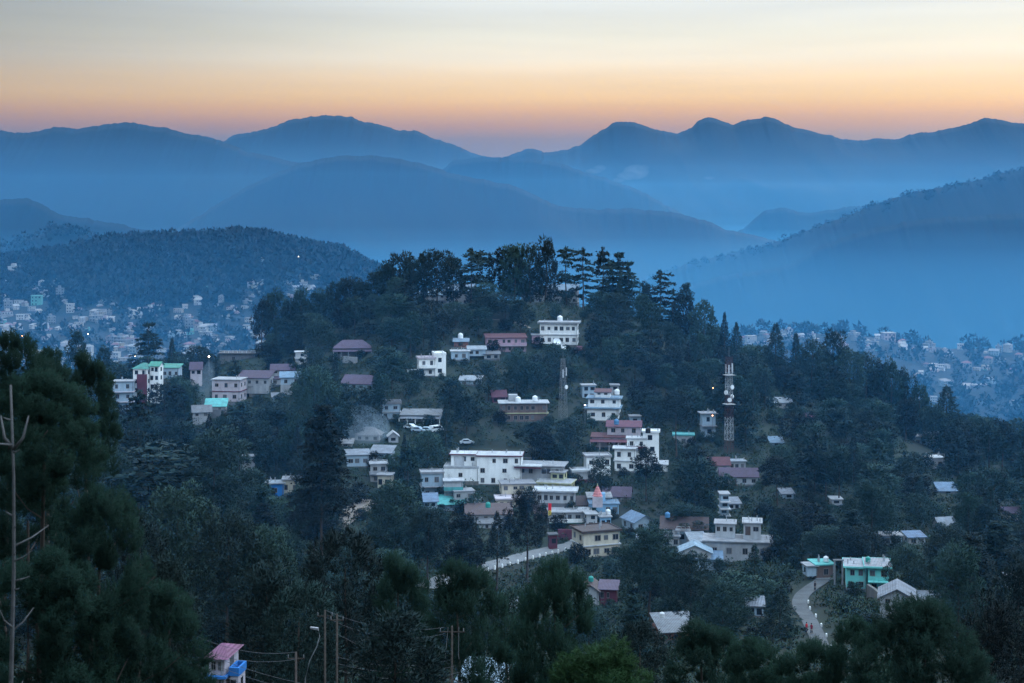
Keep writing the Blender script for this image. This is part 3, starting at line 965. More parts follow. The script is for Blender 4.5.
def house(label, blocks, yaw=0.0, name='house', cat='house', mark=None, Y=None, deep=3.5):
    """blocks: tuples (x0, x1, top, base, wall, roof kind, roof material, columns, storeys, options) in picture rows and columns; the first block's base row sets the distance"""
    xa = min(b[0] for b in blocks); xb = max(b[1] for b in blocks)
    base = max(b[3] for b in blocks); top = min(b[2] for b in blocks)
    xc = (xa + xb) / 2
    if Y is None:
        Y = hit(xc, base).y
    s = F / Y
    X = (xc - 512) / F * Y
    zb = -(base - HZ) / s
    r = empty(name, (X, Y, zb), R(yaw))
    tag(r, label, cat)
    RECTS.append((xa, xb, top, base, Y))
    HOUSES.append((xa, xb, top, base, Y, mark))
    if mark: MARKS.append((xc, (top + base) / 2, mark))
    cy_ = max(math.cos(R(yaw)), .5)
    for bl in blocks:
        x0, x1, yt, yb, wall, rk, rm, cols, rows = bl[:9]
        op = bl[9] if len(bl) > 9 else {}
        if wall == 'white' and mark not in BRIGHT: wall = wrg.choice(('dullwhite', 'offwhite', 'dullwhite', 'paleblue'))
        d = min(op['d'], 4.0 + (op['d'] - 4.0) * .6) if 'd' in op else min(max((x1 - x0) / s * .7, 3.6), 6.5)
        dy = op.get('dy', 0.0)
        sh = d * abs(math.sin(R(yaw)))          # the width the side face takes when the block is turned
        full = (x1 - x0) / s
        wd = max((full - sh * .8) / cy_, full * .55)
        c = ((x0 + x1) / 2 - xc) / s
        lx0, lx1 = c - wd / 2, c + wd / 2
        # the far edge of the roof shows above the near one from up here
        lift = (yt - HZ) * d / (Y + dy + d) * {'flat': .6, 'shed': .6}.get(rk, .36)
        yt = min(yt + lift, yb - .68 * (yb - yt))
        z0, z1 = (base - yb) / s, (base - yt) / s
        ground_block = yb >= base - 3 and not op.get('up')
        zf = z0 - (deep if ground_block else min(2.2, z0) if dy >= .5 else 0)
        rh = op.get('rh', .34) * (z1 - z0) if rk in ('gx', 'gy', 'hip', 'shed') else 0
        zw = z1 - rh
        if rk == 'flat': zw = max(z0 + .6 * (z1 - z0), zw - max(.25, op.get('par', 0)))
        wb = MB()
        wb.box(lx0, lx1, dy, dy + d, zf, zw)
        if rk == 'gx':
            for xx in (lx0, lx1): wb.face([(xx, dy, zw), (xx, dy + d, zw), (xx, dy + d / 2, zw + rh - .12)])
        if rk == 'gy':
            for yy in (dy, dy + d): wb.face([(lx0, yy, zw), (lx1, yy, zw), ((lx0 + lx1) / 2, yy, zw + rh - .12)])
        wb.build('wall', M[wall], r)
        big = (x1 - x0) > 17
        if rk == 'flat':
            b = MB()
            ov = op.get('ov', .35)
            b.box(lx0 - ov, lx1 + ov, dy - ov, dy + d + ov, zw + .003, zw + .25)
            if op.get('par'):
                p = op['par']
                for q in ((lx0 - ov, lx1 + ov, dy - ov + .003, dy - ov + .2), (lx0 - ov, lx1 + ov, dy + d + ov - .2, dy + d + ov - .003)):
                    b.box(*q, zw + .254, zw + p)
                for q in ((lx0 - ov + .003, lx0 - ov + .2), (lx1 + ov - .2, lx1 + ov - .003)):
                    b.box(*q, dy - ov + .203, dy + d + ov - .203, zw + .254, zw + p - .01)
            b.build('roof', M[rm], r)
            if op.get('edge'):
                e = MB(); q = ov + .02; za, zb_ = zw - .05, zw + .27
                e.box(lx0 - q - .08, lx1 + q + .08, dy - q - .08, dy - q, za, zb_); e.box(lx0 - q - .08, lx1 + q + .08, dy + d + q, dy + d + q + .08, za, zb_)
                e.box(lx0 - q - .08, lx0 - q, dy - q, dy + d + q, za, zb_); e.box(lx1 + q, lx1 + q + .08, dy - q, dy + d + q, za, zb_)
                e.build('roof_edge', M[op['edge']], r)
        else:
            b = MB()
            roof_part(b, lx0, lx1, dy, dy + d, zw, rh, rk)
            b.build('roof', M[rm], r)
        if op.get('band') and rows > 1:
            for k in range(1, rows):
                b = MB()
                zz = z0 + (zw - z0) * k / rows
                b.box(lx0 - .3, lx1 + .3, dy - op.get('bo', .35), dy + d + .3, zz - .1, zz + .12)
                b.build('floor_slab', M[op['band']], r)
        hs = (zw - z0) / max(rows, 1)
        doors = op.get('doors', ())
        wf = op.get('wf', 1.0)
        for k in range(rows):
            for q in range(cols):
                xx = lx0 + wd * (q + .5) / cols
                ww = min(1.15 * wf, wd / cols * .62); wh = min(1.35, hs * .5)
                if (k, q) in doors:
                    o = MB(); o.box(-.5 * ww, .5 * ww, -.04, .02, 0, hs * .74)
                    o.build('door', M[op.get('doorm', 'door')], r, (xx, dy - .01, z0 + hs * k + .05))
                    continue
                if wrg.random() < .10 and cols > 2: continue
                add_window(r, xx + wrg.uniform(-.12, .12) * wd / cols, dy - .012, z0 + hs * (k + .55), ww * wrg.uniform(.75, 1.15), wh * wrg.uniform(.8, 1.1), 0, not big)
            if abs(yaw) > 6 and not op.get('blind'):
                sx = lx1 if yaw < 0 else lx0
                ns = 2 if d > 6 else 1
                for q in range(ns):
                    add_window(r, sx + (.012 if yaw < 0 else -.012), dy + d * (q + .5) / ns, z0 + hs * (k + .55), min(1.1, d * .3), min(1.3, hs * .48), R(90) if yaw < 0 else R(-90), not big)
        if rk == 'flat' and (x1 - x0) > 12 and not op.get('up') and d > 3:
            q = wrg.random()
            zt = zw + .254
            if q < .38 and not op.get('par'):
                b = MB(); n = max(3, int(wd / 1.6))
                for j in range(n + 1):
                    xx = lx0 + wd * j / n
                    b.box(xx - .04, xx + .04, dy + .05, dy + .13, zt, zt + .82)
                b.box(lx0 - .04, lx1 + .04, dy + .05, dy + .13, zt + .823, zt + .9)
                b.build('roof_rail', M['rail'], r)
            if q > .78 and wd > 5:
                b = MB(); xx = lx0 + wd * wrg.uniform(.1, .6); w2 = min(2.6, wd * .3)
                b.box(xx, xx + w2, dy + d * .45, dy + d * .85, zt, zt + wrg.uniform(1.4, 2.3))
                so_ = b.build('stair_head', M[wrg.choice((wall if wall != 'white' else 'dullwhite', 'grey', 'offwhite'))], r)
            for _k in range(wrg.randint(1, 4)):
                b = MB(); xx = wrg.uniform(lx0 + .2, lx1 - .2); yy = dy + wrg.uniform(.2, .9) * d
                b.box(xx - .09, xx + .09, yy - .09, yy + .09, zt, zt + wrg.uniform(.5, 1.3))
                b.build('column_stub', M['grey'], r)
        if (x1 - x0) > 14 and ground_block:
            b = MB(); b.box(lx0 - .04, lx1 + .04, dy - .04, dy + d + .04, zf, z0 + .45)
            b.build('plinth', M[wrg.choice(('grey', 'darkgrey', 'stone'))], r)
            xx = lx1 - .25
            b = MB(); b.tube([(xx, dy - .09, z0 + .1), (xx, dy - .09, zw)], .06, 6)
            b.build('drain_pipe', M[wrg.choice(('darkgrey', 'grey'))], r)
        if rows >= 2 and cols >= 3 and not op.get('balc') and not op.get('band') and wrg.random() < .5: op = dict(op, balc=(1,), bd=.8)
        if op.get('balc'):
            for k in op['balc']:
                b = MB()
                zz = z0 + hs * k
                bd = op.get('bd', 1.2)
                b.box(lx0 - .1, lx1 + .1, dy - bd, dy - .003, zz - .14, zz + .02)
                bo = b.build('balcony', M[op.get('bmat', 'r_slab')], r)
                rb = MB()
                if op.get('solid'):
                    rb.box(lx0 - .1, lx1 + .1, dy - bd, dy - bd + .1, zz + .023, zz + .95)
                    for xx in (lx0 - .1, lx1 + .02): rb.box(xx, xx + .08, dy - bd + .103, dy - .01, zz + .023, zz + .95)
                else:
                    rb.box(lx0 - .1, lx1 + .1, dy - bd, dy - bd + .06, zz + .88, zz + .96)
                    n = max(3, int(wd / .8))
                    for j in range(n + 1):
                        xx = lx0 - .07 + (wd + .14) * j / n
                        rb.box(xx - .03, xx + .03, dy - bd + .01, dy - bd + .05, zz + .023, zz + .877)
                link('railing', rb.mesh('railing', M[op.get('rmat', 'rail')]), bo)
        if op.get('ver'):
            # a lean-to roof on posts along the front
            b = MB(); v = op['ver']
            zz = z0 + hs * .80
            b.loft([[(lx0 - .5, dy - v, zz - .45), (lx1 + .5, dy - v, zz - .45), (lx1 + .5, dy - v, zz - .33), (lx0 - .5, dy - v, zz - .33)],
                    [(lx0 - .5, dy - .01, zz), (lx1 + .5, dy - .01, zz), (lx1 + .5, dy - .01, zz + .12), (lx0 - .5, dy - .01, zz + .12)]])
            vo = b.build('verandah', M[op.get('vmat', rm)], r)
            n = max(2, int(wd / 2.2))
            for j in range(n + 1):
                p = MB(); xx = lx0 - .3 + (wd + .6) * j / n
                p.box(xx - .12, xx + .12, dy - v + .1, dy - v + .34, zf if ground_block else z0, zz - .42)
                link('post', p.mesh('post', M[op.get('pmat', 'white')]), vo)
    r['_s'] = s
    return r


def prop(name, label, cat, px, py, Y, builder, mats, group=None, rz=0.0, smooth=False):
    """a one-mesh thing whose base stands at picture point (px, py) at distance Y"""
    b = MB(); builder(b)
    o = link(name, b.mesh(name, mats, smooth), None, ((px - 512) / F * Y, Y, -(py - HZ) / F * Y), rot=(0, 0, rz))
    tag(o, label, cat, group)
    return o


def tank(px, py, Y, mat, label, r=.6, h=1.3):
    t = empty('water_tank', ((px - 512) / F * Y, Y, -(py - HZ) / F * Y))
    tag(t, label, 'water tank')
    b = MB()
    b.lathe([(r * .96, 0), (r, .06), (r, h * .3), (r * .97, h * .33), (r, h * .36), (r, h * .66), (r * .97, h * .69), (r, h * .72), (r * .96, h * .84), (r * .55, h * .95), (r * .4, h * .97)], 14)
    b.build('body', M[mat], t, smooth=True)
    c = MB(); c.lathe([(r * .36, h * .965), (r * .38, h * 1.03), (r * .2, h * 1.06)], 12)
    c.build('lid', M[mat], t)
    return t


h = house
# --- the crown of the hill
h('white mansion with pillared terrace behind the dark pines on the hilltop', [(417, 446, 288, 306, 'offwhite', 'hip', 'r_bluegrey', 4, 2, {}), (444, 476, 284, 306, 'white', 'gx', 'r_bluegrey', 4, 2, {'rh': .3})], 4, mark='hilltop mansion', Y=590)
h('two-storey hilltop house with blue-grey gabled roof and a row of small windows', [(520, 546, 283, 304, 'offwhite', 'gy', 'r_bluegrey', 3, 2, {'rh': .38}), (544, 578, 284, 304, 'offwhite', 'gx', 'r_bluegrey', 4, 2, {'rh': .3, 'dy': 1})], -8, mark='blue-grey hilltop house', Y=588)
h('white two-storey hotel with flat overhanging roof and long rows of windows', [(539, 578, 321, 346, 'white', 'flat', 'r_slab', 6, 2, {'band': 'r_white', 'ov': .8, 'par': .5, 'd': 8})], -7, name='hotel', cat='hotel', mark='white hotel')
h('tiny pink annexe with one window beside the white hotel', [(532, 540, 334, 344, 'pink', 'flat', 'r_slab', 1, 1, {})])
h('long pink house with red roof and a balcony along its upper floor', [(486, 527, 334, 353, 'pink', 'shed', 'r_red', 6, 2, {'rh': .16, 'balc': (1,), 'solid': 1, 'rmat': 'pink', 'bmat': 'pinkwhite'})], 6, mark='long pink house')
h('low grey-roofed sheds joined in a row beside the long pink house', [(468, 486, 346, 356, 'paleblue', 'shed', 'r_tin', 3, 1, {'rh': .3}), (484, 500, 351, 360, 'grey', 'shed', 'r_grey', 2, 1, {'rh': .3})], 4, name='shed', cat='shed')
h('small white cottage with one dark window and pale blue trim', [(451, 470, 350, 361, 'paleblue', 'flat', 'r_white', 2, 1, {})], 5, mark='pale blue cottage')
h('brick hut with blue-grey tin roof below the hilltop terraces', [(454, 468, 338, 348, 'brick', 'gx', 'r_bluegrey', 1, 1, {'rh': .3})])
h('white house with notched parapet and two dark windows', [(434, 448, 352, 377, 'white', 'flat', 'white', 1, 2, {'par': .7, 'ov': .1, 'dy': .5, 'd': 8}), (418, 436, 356, 377, 'white', 'flat', 'pinkwhite', 2, 2, {'par': .6, 'balc': (1,), 'solid': 1, 'rmat': 'white'})], 12, mark='notched white house')
h('small pink-roofed pavilion below the white hotel', [(574, 586, 346, 354, 'pinkwhite', 'hip', 'r_pink', 1, 1, {'rh': .55})], mark='pink-roofed pavilion')
h('purple-roofed bungalow with dark walls on the wooded slope', [(334, 371, 340, 358, 'darkgrey', 'hip', 'r_purple', 4, 1, {'rh': .42, 'ver': 1.8, 'vmat': 'r_purple', 'pmat': 'grey'})], 5, mark='purple-roofed bungalow')
h('long purple-roofed hall with a blue gable end', [(339, 376, 375, 391, 'paleblue', 'gx', 'r_purple', 4, 1, {'rh': .5, 'd': 9})], -16, name='hall', cat='hall', mark='purple-roofed hall')
h('narrow three-tier white house half hidden by a round tree', [(295, 308, 351, 370, 'white', 'flat', 'r_white', 1, 3, {'band': 'r_white', 'bo': 1.0})], 10, mark='three-tier white house')
h('two-tier purple-roofed house with white lower walls', [(262, 296, 374, 386, 'white', 'shed', 'r_purple', 4, 1, {'rh': .35}), (270, 294, 365, 376, 'grey', 'gx', 'r_purple', 3, 1, {'dy': 3, 'rh': .5})], 5, mark='two-tier purple roofs')
h('small white house with bright blue tin roof', [(280, 301, 372, 386, 'white', 'shed', 'r_blue', 2, 1, {'rh': .35})], 8, Y=497, mark='blue tin roof')
h('low white shed with one bright window beside a round tree', [(249, 270, 385, 395, 'offwhite', 'flat', 'r_grey', 3, 1, {})], 4)
h('small white hut at the edge of the left shoulder trees'.replace('left ', ''), [(247, 262, 373, 382, 'offwhite', 'shed', 'r_tin', 2, 1, {'rh': .4})])
h('tiny pale hut with tilted tin roof downhill of the purple roofs', [(272, 284, 393, 402, 'white', 'shed', 'r_tin', 1, 1, {'rh': .4})], 12)
h('pale blue unfinished two-storey house with open top frame', [(381, 401, 400, 420, 'paleblue', 'flat', 'r_slab', 2, 2, {'band': 'r_white', 'par': .9})], 9, mark='unfinished blue house')
h('long low white school block with pillars under a grey roof', [(400, 440, 410, 423, 'white', 'shed', 'r_grey', 7, 1, {'rh': .3, 'ver': 1.6, 'pmat': 'white', 'vmat': 'r_tin'})], -5, mark='low pillared block')
h('long brown hall with white roof edge and a yellow stripe', [(500, 548, 401, 423, 'brown', 'flat', 'r_white', 8, 2, {'band': 'yellow', 'ov': .6, 'd': 8, 'wf': 1.2})], 3, name='hall', cat='hall', mark='long brown hall')
h('little purple-roofed house behind a round bush', [(492, 507, 390, 404, 'maroon', 'gx', 'r_pink', 2, 1, {'rh': .45})], 10)
h('white three-level house with blue ledges and a red top roof', [(586, 619, 406, 422, 'white', 'flat', 'r_blue', 3, 1, {'ov': .9, 'd': 8}), (587, 620, 397, 406, 'white', 'flat', 'r_blue', 3, 1, {'dy': 1.2, 'ov': .7, 'd': 6}), (594, 610, 390, 397, 'white', 'shed', 'r_red', 2, 1, {'dy': 2, 'd': 4, 'rh': .35})], -8, mark='blue-ledged white house')
h('pale unfinished house half hidden behind the blue-ledged house', [(582, 596, 384, 399, 'paleblue', 'flat', 'r_slab', 2, 2, {})], 6)
h('slim pale house rising behind the blue-ledged house', [(611, 619, 384, 397, 'offwhite', 'flat', 'r_slab', 1, 2, {})])
h('pink-roofed villa with a red verandah on columns', [(591, 628, 434, 449, 'pinkwhite', 'shed', 'r_red', 5, 1, {'rh': .1, 'ver': 2.4, 'vmat': 'r_red', 'pmat': 'pinkwhite'}), (606, 641, 422, 437, 'pinkwhite', 'gx', 'r_pink', 3, 1, {'dy': 3, 'rh': .33})], -6, name='villa', cat='villa', mark='pink-roofed villa')
h('small grey block with flat slab behind the pink-roofed villa', [(630, 641, 415, 424, 'paleblue', 'flat', 'r_slab', 1, 1, {})])
h('white villa of stepped flat roofs with a round-fronted tower', [(614, 636, 447, 473, 'white', 'flat', 'r_white', 2, 2, {'ov': .6, 'band': 'r_white'}), (626, 646, 439, 462, 'white', 'flat', 'r_white', 2, 2, {'dy': 4, 'balc': (1,), 'bmat': 'r_white', 'rmat': 'maroon', 'solid': 1}), (642, 659, 432, 458, 'white', 'flat', 'white', 1, 2, {'dy': 5, 'par': .5}), (634, 668, 462, 474, 'white', 'flat', 'r_white', 3, 1, {'dy': 1})], -6, name='villa', cat='villa', mark='stepped white villa')
h('low white house with maroon railing beneath its terrace', [(572, 596, 468, 482, 'offwhite', 'flat', 'r_white', 2, 1, {'par': .6, 'balc': (0,), 'solid': 1, 'rmat': 'maroon'}), (588, 614, 456, 471, 'white', 'flat', 'r_white', 3, 1, {'dy': 4, 'par': .6})], 6, mark='maroon-railed house')
h('white cottage with turquoise roof edge behind trees', [(673, 694, 433, 447, 'white', 'flat', 'r_teal', 3, 1, {'par': .4})], -6, mark='turquoise-edged cottage')
h('slender pale house with an open porch and lit lamp', [(702, 716, 412, 438, 'paleblue', 'flat', 'r_slab', 1, 2, {'ov': .7, 'band': 'r_slab', 'bo': 1.2})], 5, mark='porch house')
h('long grey shed with tin roof on the upper wooded slope', [(767, 792, 398, 408, 'grey', 'shed', 'r_tin', 3, 1, {'rh': .4})], -5, name='shed', cat='shed', mark='long grey shed')
h('tiny pink cottage among trees on the upper slope', [(803, 815, 413, 422, 'pinkwhite', 'gx', 'r_pink', 2, 1, {})], -8, mark='tiny pink cottage')
h('blue-roofed hut sunk among the hillside trees', [(771, 783, 437, 446, 'paleblue', 'shed', 'r_blue', 1, 1, {'rh': .6})])
h('white cottage with a broad lilac-pink tin roof', [(720, 758, 468, 486, 'white', 'gx', 'r_purple', 4, 1, {'rh': .42, 'd': 7, 'doors': ((0, 1),)})], -5, mark='lilac-roofed cottage')
h('white house with red tin roof behind the lilac-roofed cottage', [(708, 730, 457, 473, 'white', 'gx', 'r_red', 2, 1, {'rh': .45}), (730, 748, 461, 472, 'white', 'flat', 'r_tin', 3, 1, {'dy': 2})], 4)
# --- the big white house and its neighbours
h('large white three-storey house with thin red roof edges', [(476, 522, 453, 486, 'white', 'flat', 'r_white', 4, 3, {'edge': 'maroon', 'ov': .25, 'd': 9, 'dy': .5}), (443, 479, 464, 483, 'white', 'flat', 'r_white', 3, 1, {'ov': .1, 'par': .6, 'd': 8}), (449, 477, 454, 466, 'white', 'flat', 'r_white', 3, 1, {'edge': 'maroon', 'dy': 3, 'd': 6, 'ov': .4})], -4, mark='large white house', deep=5)
h('grey-white flat-roofed wing behind the large white house', [(498, 537, 455, 470, 'offwhite', 'flat', 'r_slab', 4, 1, {'par': .5})], -5, Y=432)
h('grey three-storey house with red-banded roof edge', [(514, 562, 464, 490, 'grey', 'flat', 'r_slab', 5, 2, {'ov': .9, 'd': 8, 'dy': 2}), (513, 541, 465, 469, 'maroon', 'flat', 'r_white', 0, 1, {'dy': .2, 'd': 3, 'ov': .2, 'up': 1})], -10, mark='red-banded house')
h('pale yellow house with stepped upper storey', [(535, 572, 480, 497, 'yellow', 'flat', 'r_slab', 4, 1, {'edge': 'yellow', 'd': 8}), (546, 562, 473, 483, 'yellow', 'flat', 'r_slab', 2, 1, {'dy': 4, 'd': 4})], -14, mark='pale yellow house')
h('cream two-storey house with dark paired windows', [(501, 536, 481, 500, 'cream', 'flat', 'r_slab', 4, 2, {'ov': .35, 'd': 7})], 8, mark='cream house')
h('white flat-roofed house with tall dark openings below the yellow house', [(535, 575, 488, 505, 'white', 'flat', 'r_white', 6, 1, {'ov': .8, 'd': 6, 'par': .4})], -6, Y=394, mark='low white shop')
h('small white house with a turquoise front panel', [(444, 463, 479, 490, 'white', 'flat', 'r_white', 0, 1, {'balc': (0,), 'solid': 1, 'rmat': 'r_teal'})], 3, Y=398)
h('pale blue house tangled with trees and awnings', [(421, 444, 470, 500, 'paleblue', 'flat', 'r_slab', 2, 2, {'par': .5, 'band': 'r_slab', 'bo': 1.0})], 8, mark='pale blue house')
h('grey concrete house with stained flat roof below the large white house', [(453, 476, 489, 508, 'grey', 'flat', 'r_slab', 2, 2, {'ov': .2})], 14, mark='grey concrete house')
h('market shack roofed with turquoise tarpaulin', [(434, 466, 496, 512, 'paleblue', 'shed', 'r_teal', 3, 1, {'rh': .45})], 6, name='shack', cat='shack', mark='turquoise shack')
h('long low shop row under a rusty brown roof', [(466, 512, 505, 524, 'offwhite', 'shed', 'r_brown', 6, 1, {'rh': .42, 'd': 7})], 3, name='shop', cat='shop', mark='rusty shop row')
h('low cream terrace house with flat pinkish roof', [(496, 524, 496, 508, 'cream', 'flat', 'pinkwhite', 3, 1, {'par': .4})], 5)
h('green-white balcony building with shuttered shops below', [(549, 592, 509, 531, 'grey', 'flat', 'r_slab', 5, 2, {'balc': (1,), 'solid': 1, 'rmat': 'white', 'bmat': 'r_green', 'd': 7, 'doors': ((0, 1), (0, 3)), 'doorm': 'white'})], 3, mark='shuttered balcony building', Y=387)
h('cream two-storey house above the road bend with a brown roof terrace', [(579, 624, 526, 558, 'cream', 'flat', 'r_brown', 4, 2, {'ov': .5, 'd': 9, 'wf': 1.5, 'band': 'r_white', 'par': .5})], 20, mark='cream roadside house', deep=5)
h('small white two-storey house behind the cream roadside house', [(586, 598, 512, 527, 'white', 'flat', 'r_white', 1, 2, {})], 8, Y=383)
h('low blue market building under a white panel roof', [(590, 619, 501, 516, 'blue', 'flat', 'r_blue', 4, 1, {'d': 6}), (590, 613, 497, 503, 'white', 'shed', 'r_white', 2, 1, {'dy': 5, 'rh': .6})], 2, Y=392, mark='blue market building')
h('low purple-roofed market shed beside the temple spire', [(598, 631, 487, 501, 'grey', 'gx', 'r_purple', 4, 1, {'rh': .6, 'd': 8})], -8, name='shed', cat='shed', Y=402)
h('brown-roofed long shed below the temple spire', [(572, 606, 496, 509, 'brown', 'gx', 'r_brown', 4, 1, {'rh': .6})], 10, name='shed', cat='shed', Y=398)
h('blue-grey gabled hall with rounded tin roof in the bazaar', [(630, 660, 513, 533, 'paleblue', 'gy', 'r_blue', 2, 1, {'rh': .36, 'd': 9})], 22, name='hall', cat='hall', mark='blue gabled hall')
h('row of white bazaar houses with posts under sagging brown roofs', [(660, 708, 517, 542, 'white', 'gx', 'r_brown', 6, 1, {'rh': .42, 'd': 8, 'ver': 1.6, 'vmat': 'r_dark', 'pmat': 'white', 'wf': 1.3})], -8, mark='brown-roofed row')
h('pale two-block house standing on a long grey retaining storey', [(703, 772, 537, 562, 'grey', 'flat', 'r_slab', 4, 1, {'d': 9, 'ov': .5}), (714, 736, 524, 538, 'white', 'flat', 'r_slab', 3, 1, {'dy': 3, 'd': 5}), (742, 762, 521, 537, 'white', 'flat', 'r_white', 2, 1, {'dy': 2, 'd': 6, 'doors': ((0, 0),)})], -9, mark='grey retaining house', deep=5)
h('small stall with white gable and striped orange and blue awning', [(678, 712, 543, 560, 'white', 'gy', 'r_bluegrey', 1, 1, {'rh': .5, 'd': 6}), (695, 722, 552, 573, 'paleblue', 'shed', 'r_blue', 2, 1, {'rh': .25})], -6, name='stall', cat='stall', mark='awning stall')
h('stack of narrow white terraces behind the bazaar trees', [(721, 729, 492, 522, 'white', 'flat', 'r_slab', 1, 4, {'band': 'r_white', 'bo': 1.6})], mark='narrow white terraces')
# --- road side and lower slope, nearer the viewer
h('bright turquoise two-storey house with balconies', [(845, 868, 563, 592, 'turquoise', 'flat', 'r_slab', 2, 2, {'edge': 'turquoise', 'ov': .5, 'd': 8, 'dy': .8}), (866, 890, 561, 594, 'turquoise', 'flat', 'r_slab', 2, 2, {'edge': 'turquoise', 'ov': .7, 'balc': (1,), 'rmat': 'turquoise', 'bmat': 'turquoise', 'd': 8})], -10, mark='turquoise house', deep=5)
h('brown roadside hut with teal roof and blue shutter', [(806, 818, 563, 576, 'paleblue', 'flat', 'r_slab', 0, 1, {'d': 3}), (815, 836, 561, 580, 'brown', 'flat', 'r_teal', 1, 1, {'d': 5, 'ov': .3})], 8, name='hut', cat='hut', mark='roadside hut')
h('weathered grey three-storey house with a gable end and patched tin roof', [(877, 917, 585, 622, 'offwhite', 'gy', 'r_tin', 2, 3, {'rh': .28, 'd': 9, 'wf': .8})], -14, mark='grey gabled house', deep=5)
h('pale tin-roofed lean-to beside the grey gabled house', [(920, 940, 593, 605, 'grey', 'shed', 'r_tin', 1, 1, {'rh': .6})], -10, name='shed', cat='shed')
h('brown-roofed house with a white gable wall on the shrubby slope', [(580, 600, 582, 607, 'white', 'gy', 'r_brown', 1, 1, {'rh': .3, 'd': 7}), (598, 617, 583, 603, 'maroon', 'shed', 'r_purple', 3, 1, {'rh': .25, 'dy': 1, 'wf': 1.3, 'd': 5})], -8, mark='white-gabled house')
h('lone hut with pale tin roof below the shrubby slope', [(504, 527, 598, 617, 'paleblue', 'gx', 'r_tin', 2, 1, {'rh': .55, 'd': 6})], 16, name='hut', cat='hut', mark='lone tin hut')
h('long low house under a faded pinkish tin roof', [(659, 700, 616, 642, 'brick', 'shed', 'r_grey', 4, 1, {'rh': .5, 'd': 8})], 10, mark='faded tin-roofed house')
h('pale tin-roofed house hidden low among pines', [(454, 503, 664, 690, 'grey', 'shed', 'r_bluegrey', 4, 1, {'rh': .6, 'd': 8})], -12, Y=205, mark='low pale tin roof')
h('pale small house half hidden by a dark conifer', [(747, 764, 598, 618, 'white', 'shed', 'r_tin', 2, 1, {'rh': .3})], -6)
h('white house with magenta hipped roof and bright blue balcony', [(206, 227, 645, 696, 'pinkwhite', 'hip', 'r_pink', 2, 2, {'rh': .17, 'd': 4.5, 'band': 'vividblue', 'bo': .5, 'wf': .7}), (228, 239, 664, 696, 'pinkwhite', 'flat', 'vividblue', 1, 1, {'d': 2.2, 'par': .8, 'dy': .3, 'ov': .1})], -8, mark='magenta-roofed house', Y=150)
# --- the left shoulder
h('white four-storey building with green roof and a dark red stair panel', [(131, 148, 363, 404, 'white', 'hip', 'r_green', 2, 4, {'rh': .12, 'd': 9}), (137, 147, 374, 404, 'maroon', 'flat', 'maroon', 0, 1, {'dy': -.6, 'd': 1.0, 'ov': 0.02}), (147, 158, 362, 400, 'white', 'gx', 'r_green', 2, 4, {'rh': .1, 'dy': 2})], -10, name='apartment_building', cat='building', mark='green-roofed building', Y=512)
h('low white house with green tin roof beside the tall green-roofed building', [(161, 179, 364, 380, 'white', 'shed', 'r_green', 3, 1, {'rh': .2})], -4, Y=518)
h('pinkish-white three-storey house with dark red floor lines', [(210, 241, 378, 403, 'pinkwhite', 'flat', 'r_white', 3, 2, {'band': 'maroon', 'bo': .2, 'ov': .4, 'd': 9}), (228, 262, 374, 390, 'offwhite', 'shed', 'r_purple', 4, 1, {'dy': 9, 'd': 7, 'rh': .4})], -8, mark='red-lined house', Y=500, deep=5)
h('open shed under a bright teal awning', [(205, 226, 399, 411, 'offwhite', 'shed', 'r_teal', 2, 1, {'rh': .6})], 5, name='shed', cat='shed', Y=486)
h('grey tin-roofed hut beside the teal awning', [(192, 212, 405, 418, 'grey', 'gx', 'r_grey', 2, 1, {'rh': .5})], 14, name='hut', cat='hut', Y=480)
h('pale crowded house with pink balconies below the green-roofed building', [(112, 134, 380, 412, 'paleblue', 'flat', 'r_slab', 2, 3, {'band': 'pinkwhite', 'bo': .9})], 7, Y=508)
h('dark long roof in silhouette against the hazy town', [(219, 256, 352, 364, 'darkgrey', 'flat', 'r_dark', 4, 1, {'d': 8, 'ov': .8})], -4, name='shed', cat='shed', Y=560)
h('purple-roofed house beside a broad round tree', [(190, 202, 362, 376, 'pinkwhite', 'gx', 'r_purple', 2, 1, {'rh': .5})], 8, Y=530)
h('blue and cream hillside shack with flat tin roof', [(266, 284, 481, 498, 'vividblue', 'flat', 'r_tin', 1, 1, {'d': 4, 'ov': .5}), (282, 300, 478, 497, 'cream', 'flat', 'r_slab', 2, 1, {'dy': 1, 'd': 5})], 5, name='shack', cat='shack', mark='blue and cream shack')
h('small white house showing between tree trunks on the shady slope', [(242, 254, 455, 474, 'white', 'flat', 'r_slab', 1, 2, {})], 4)
# --- the smoky hamlet
h('white-gabled hut in the smoky hamlet', [(388, 399, 431, 443, 'white', 'gy', 'r_white', 1, 1, {'rh': .4})], 8)
h('tin-roofed house with open front in the smoky hamlet', [(369, 392, 446, 466, 'paleblue', 'shed', 'r_tin', 3, 2, {'rh': .3, 'band': 'r_slab'})], -10, mark='smoky hamlet')
h('pale blue house with tall door in the smoky hamlet', [(346, 370, 450, 468, 'paleblue', 'shed', 'r_tin', 3, 1, {'rh': .2})], 10)
h('grey hipped roof at the top of the smoky hamlet', [(354, 380, 427, 442, 'grey', 'hip', 'r_grey', 3, 1, {'rh': .5})], -8)
h('low tin shed at the edge of the smoke', [(341, 352, 439, 447, 'offwhite', 'shed', 'r_white', 1, 1, {'rh': .5})], name='shed', cat='shed')
h('three-level blue-white house below the smoky hamlet', [(370, 388, 462, 484, 'offwhite', 'flat', 'r_slab', 2, 2, {'band': 'r_slab', 'bo': .8})], 7)
h('cream house with a flat roof under the smoky hamlet trees', [(377, 392, 473, 490, 'cream', 'flat', 'r_slab', 2, 1, {})], -6)
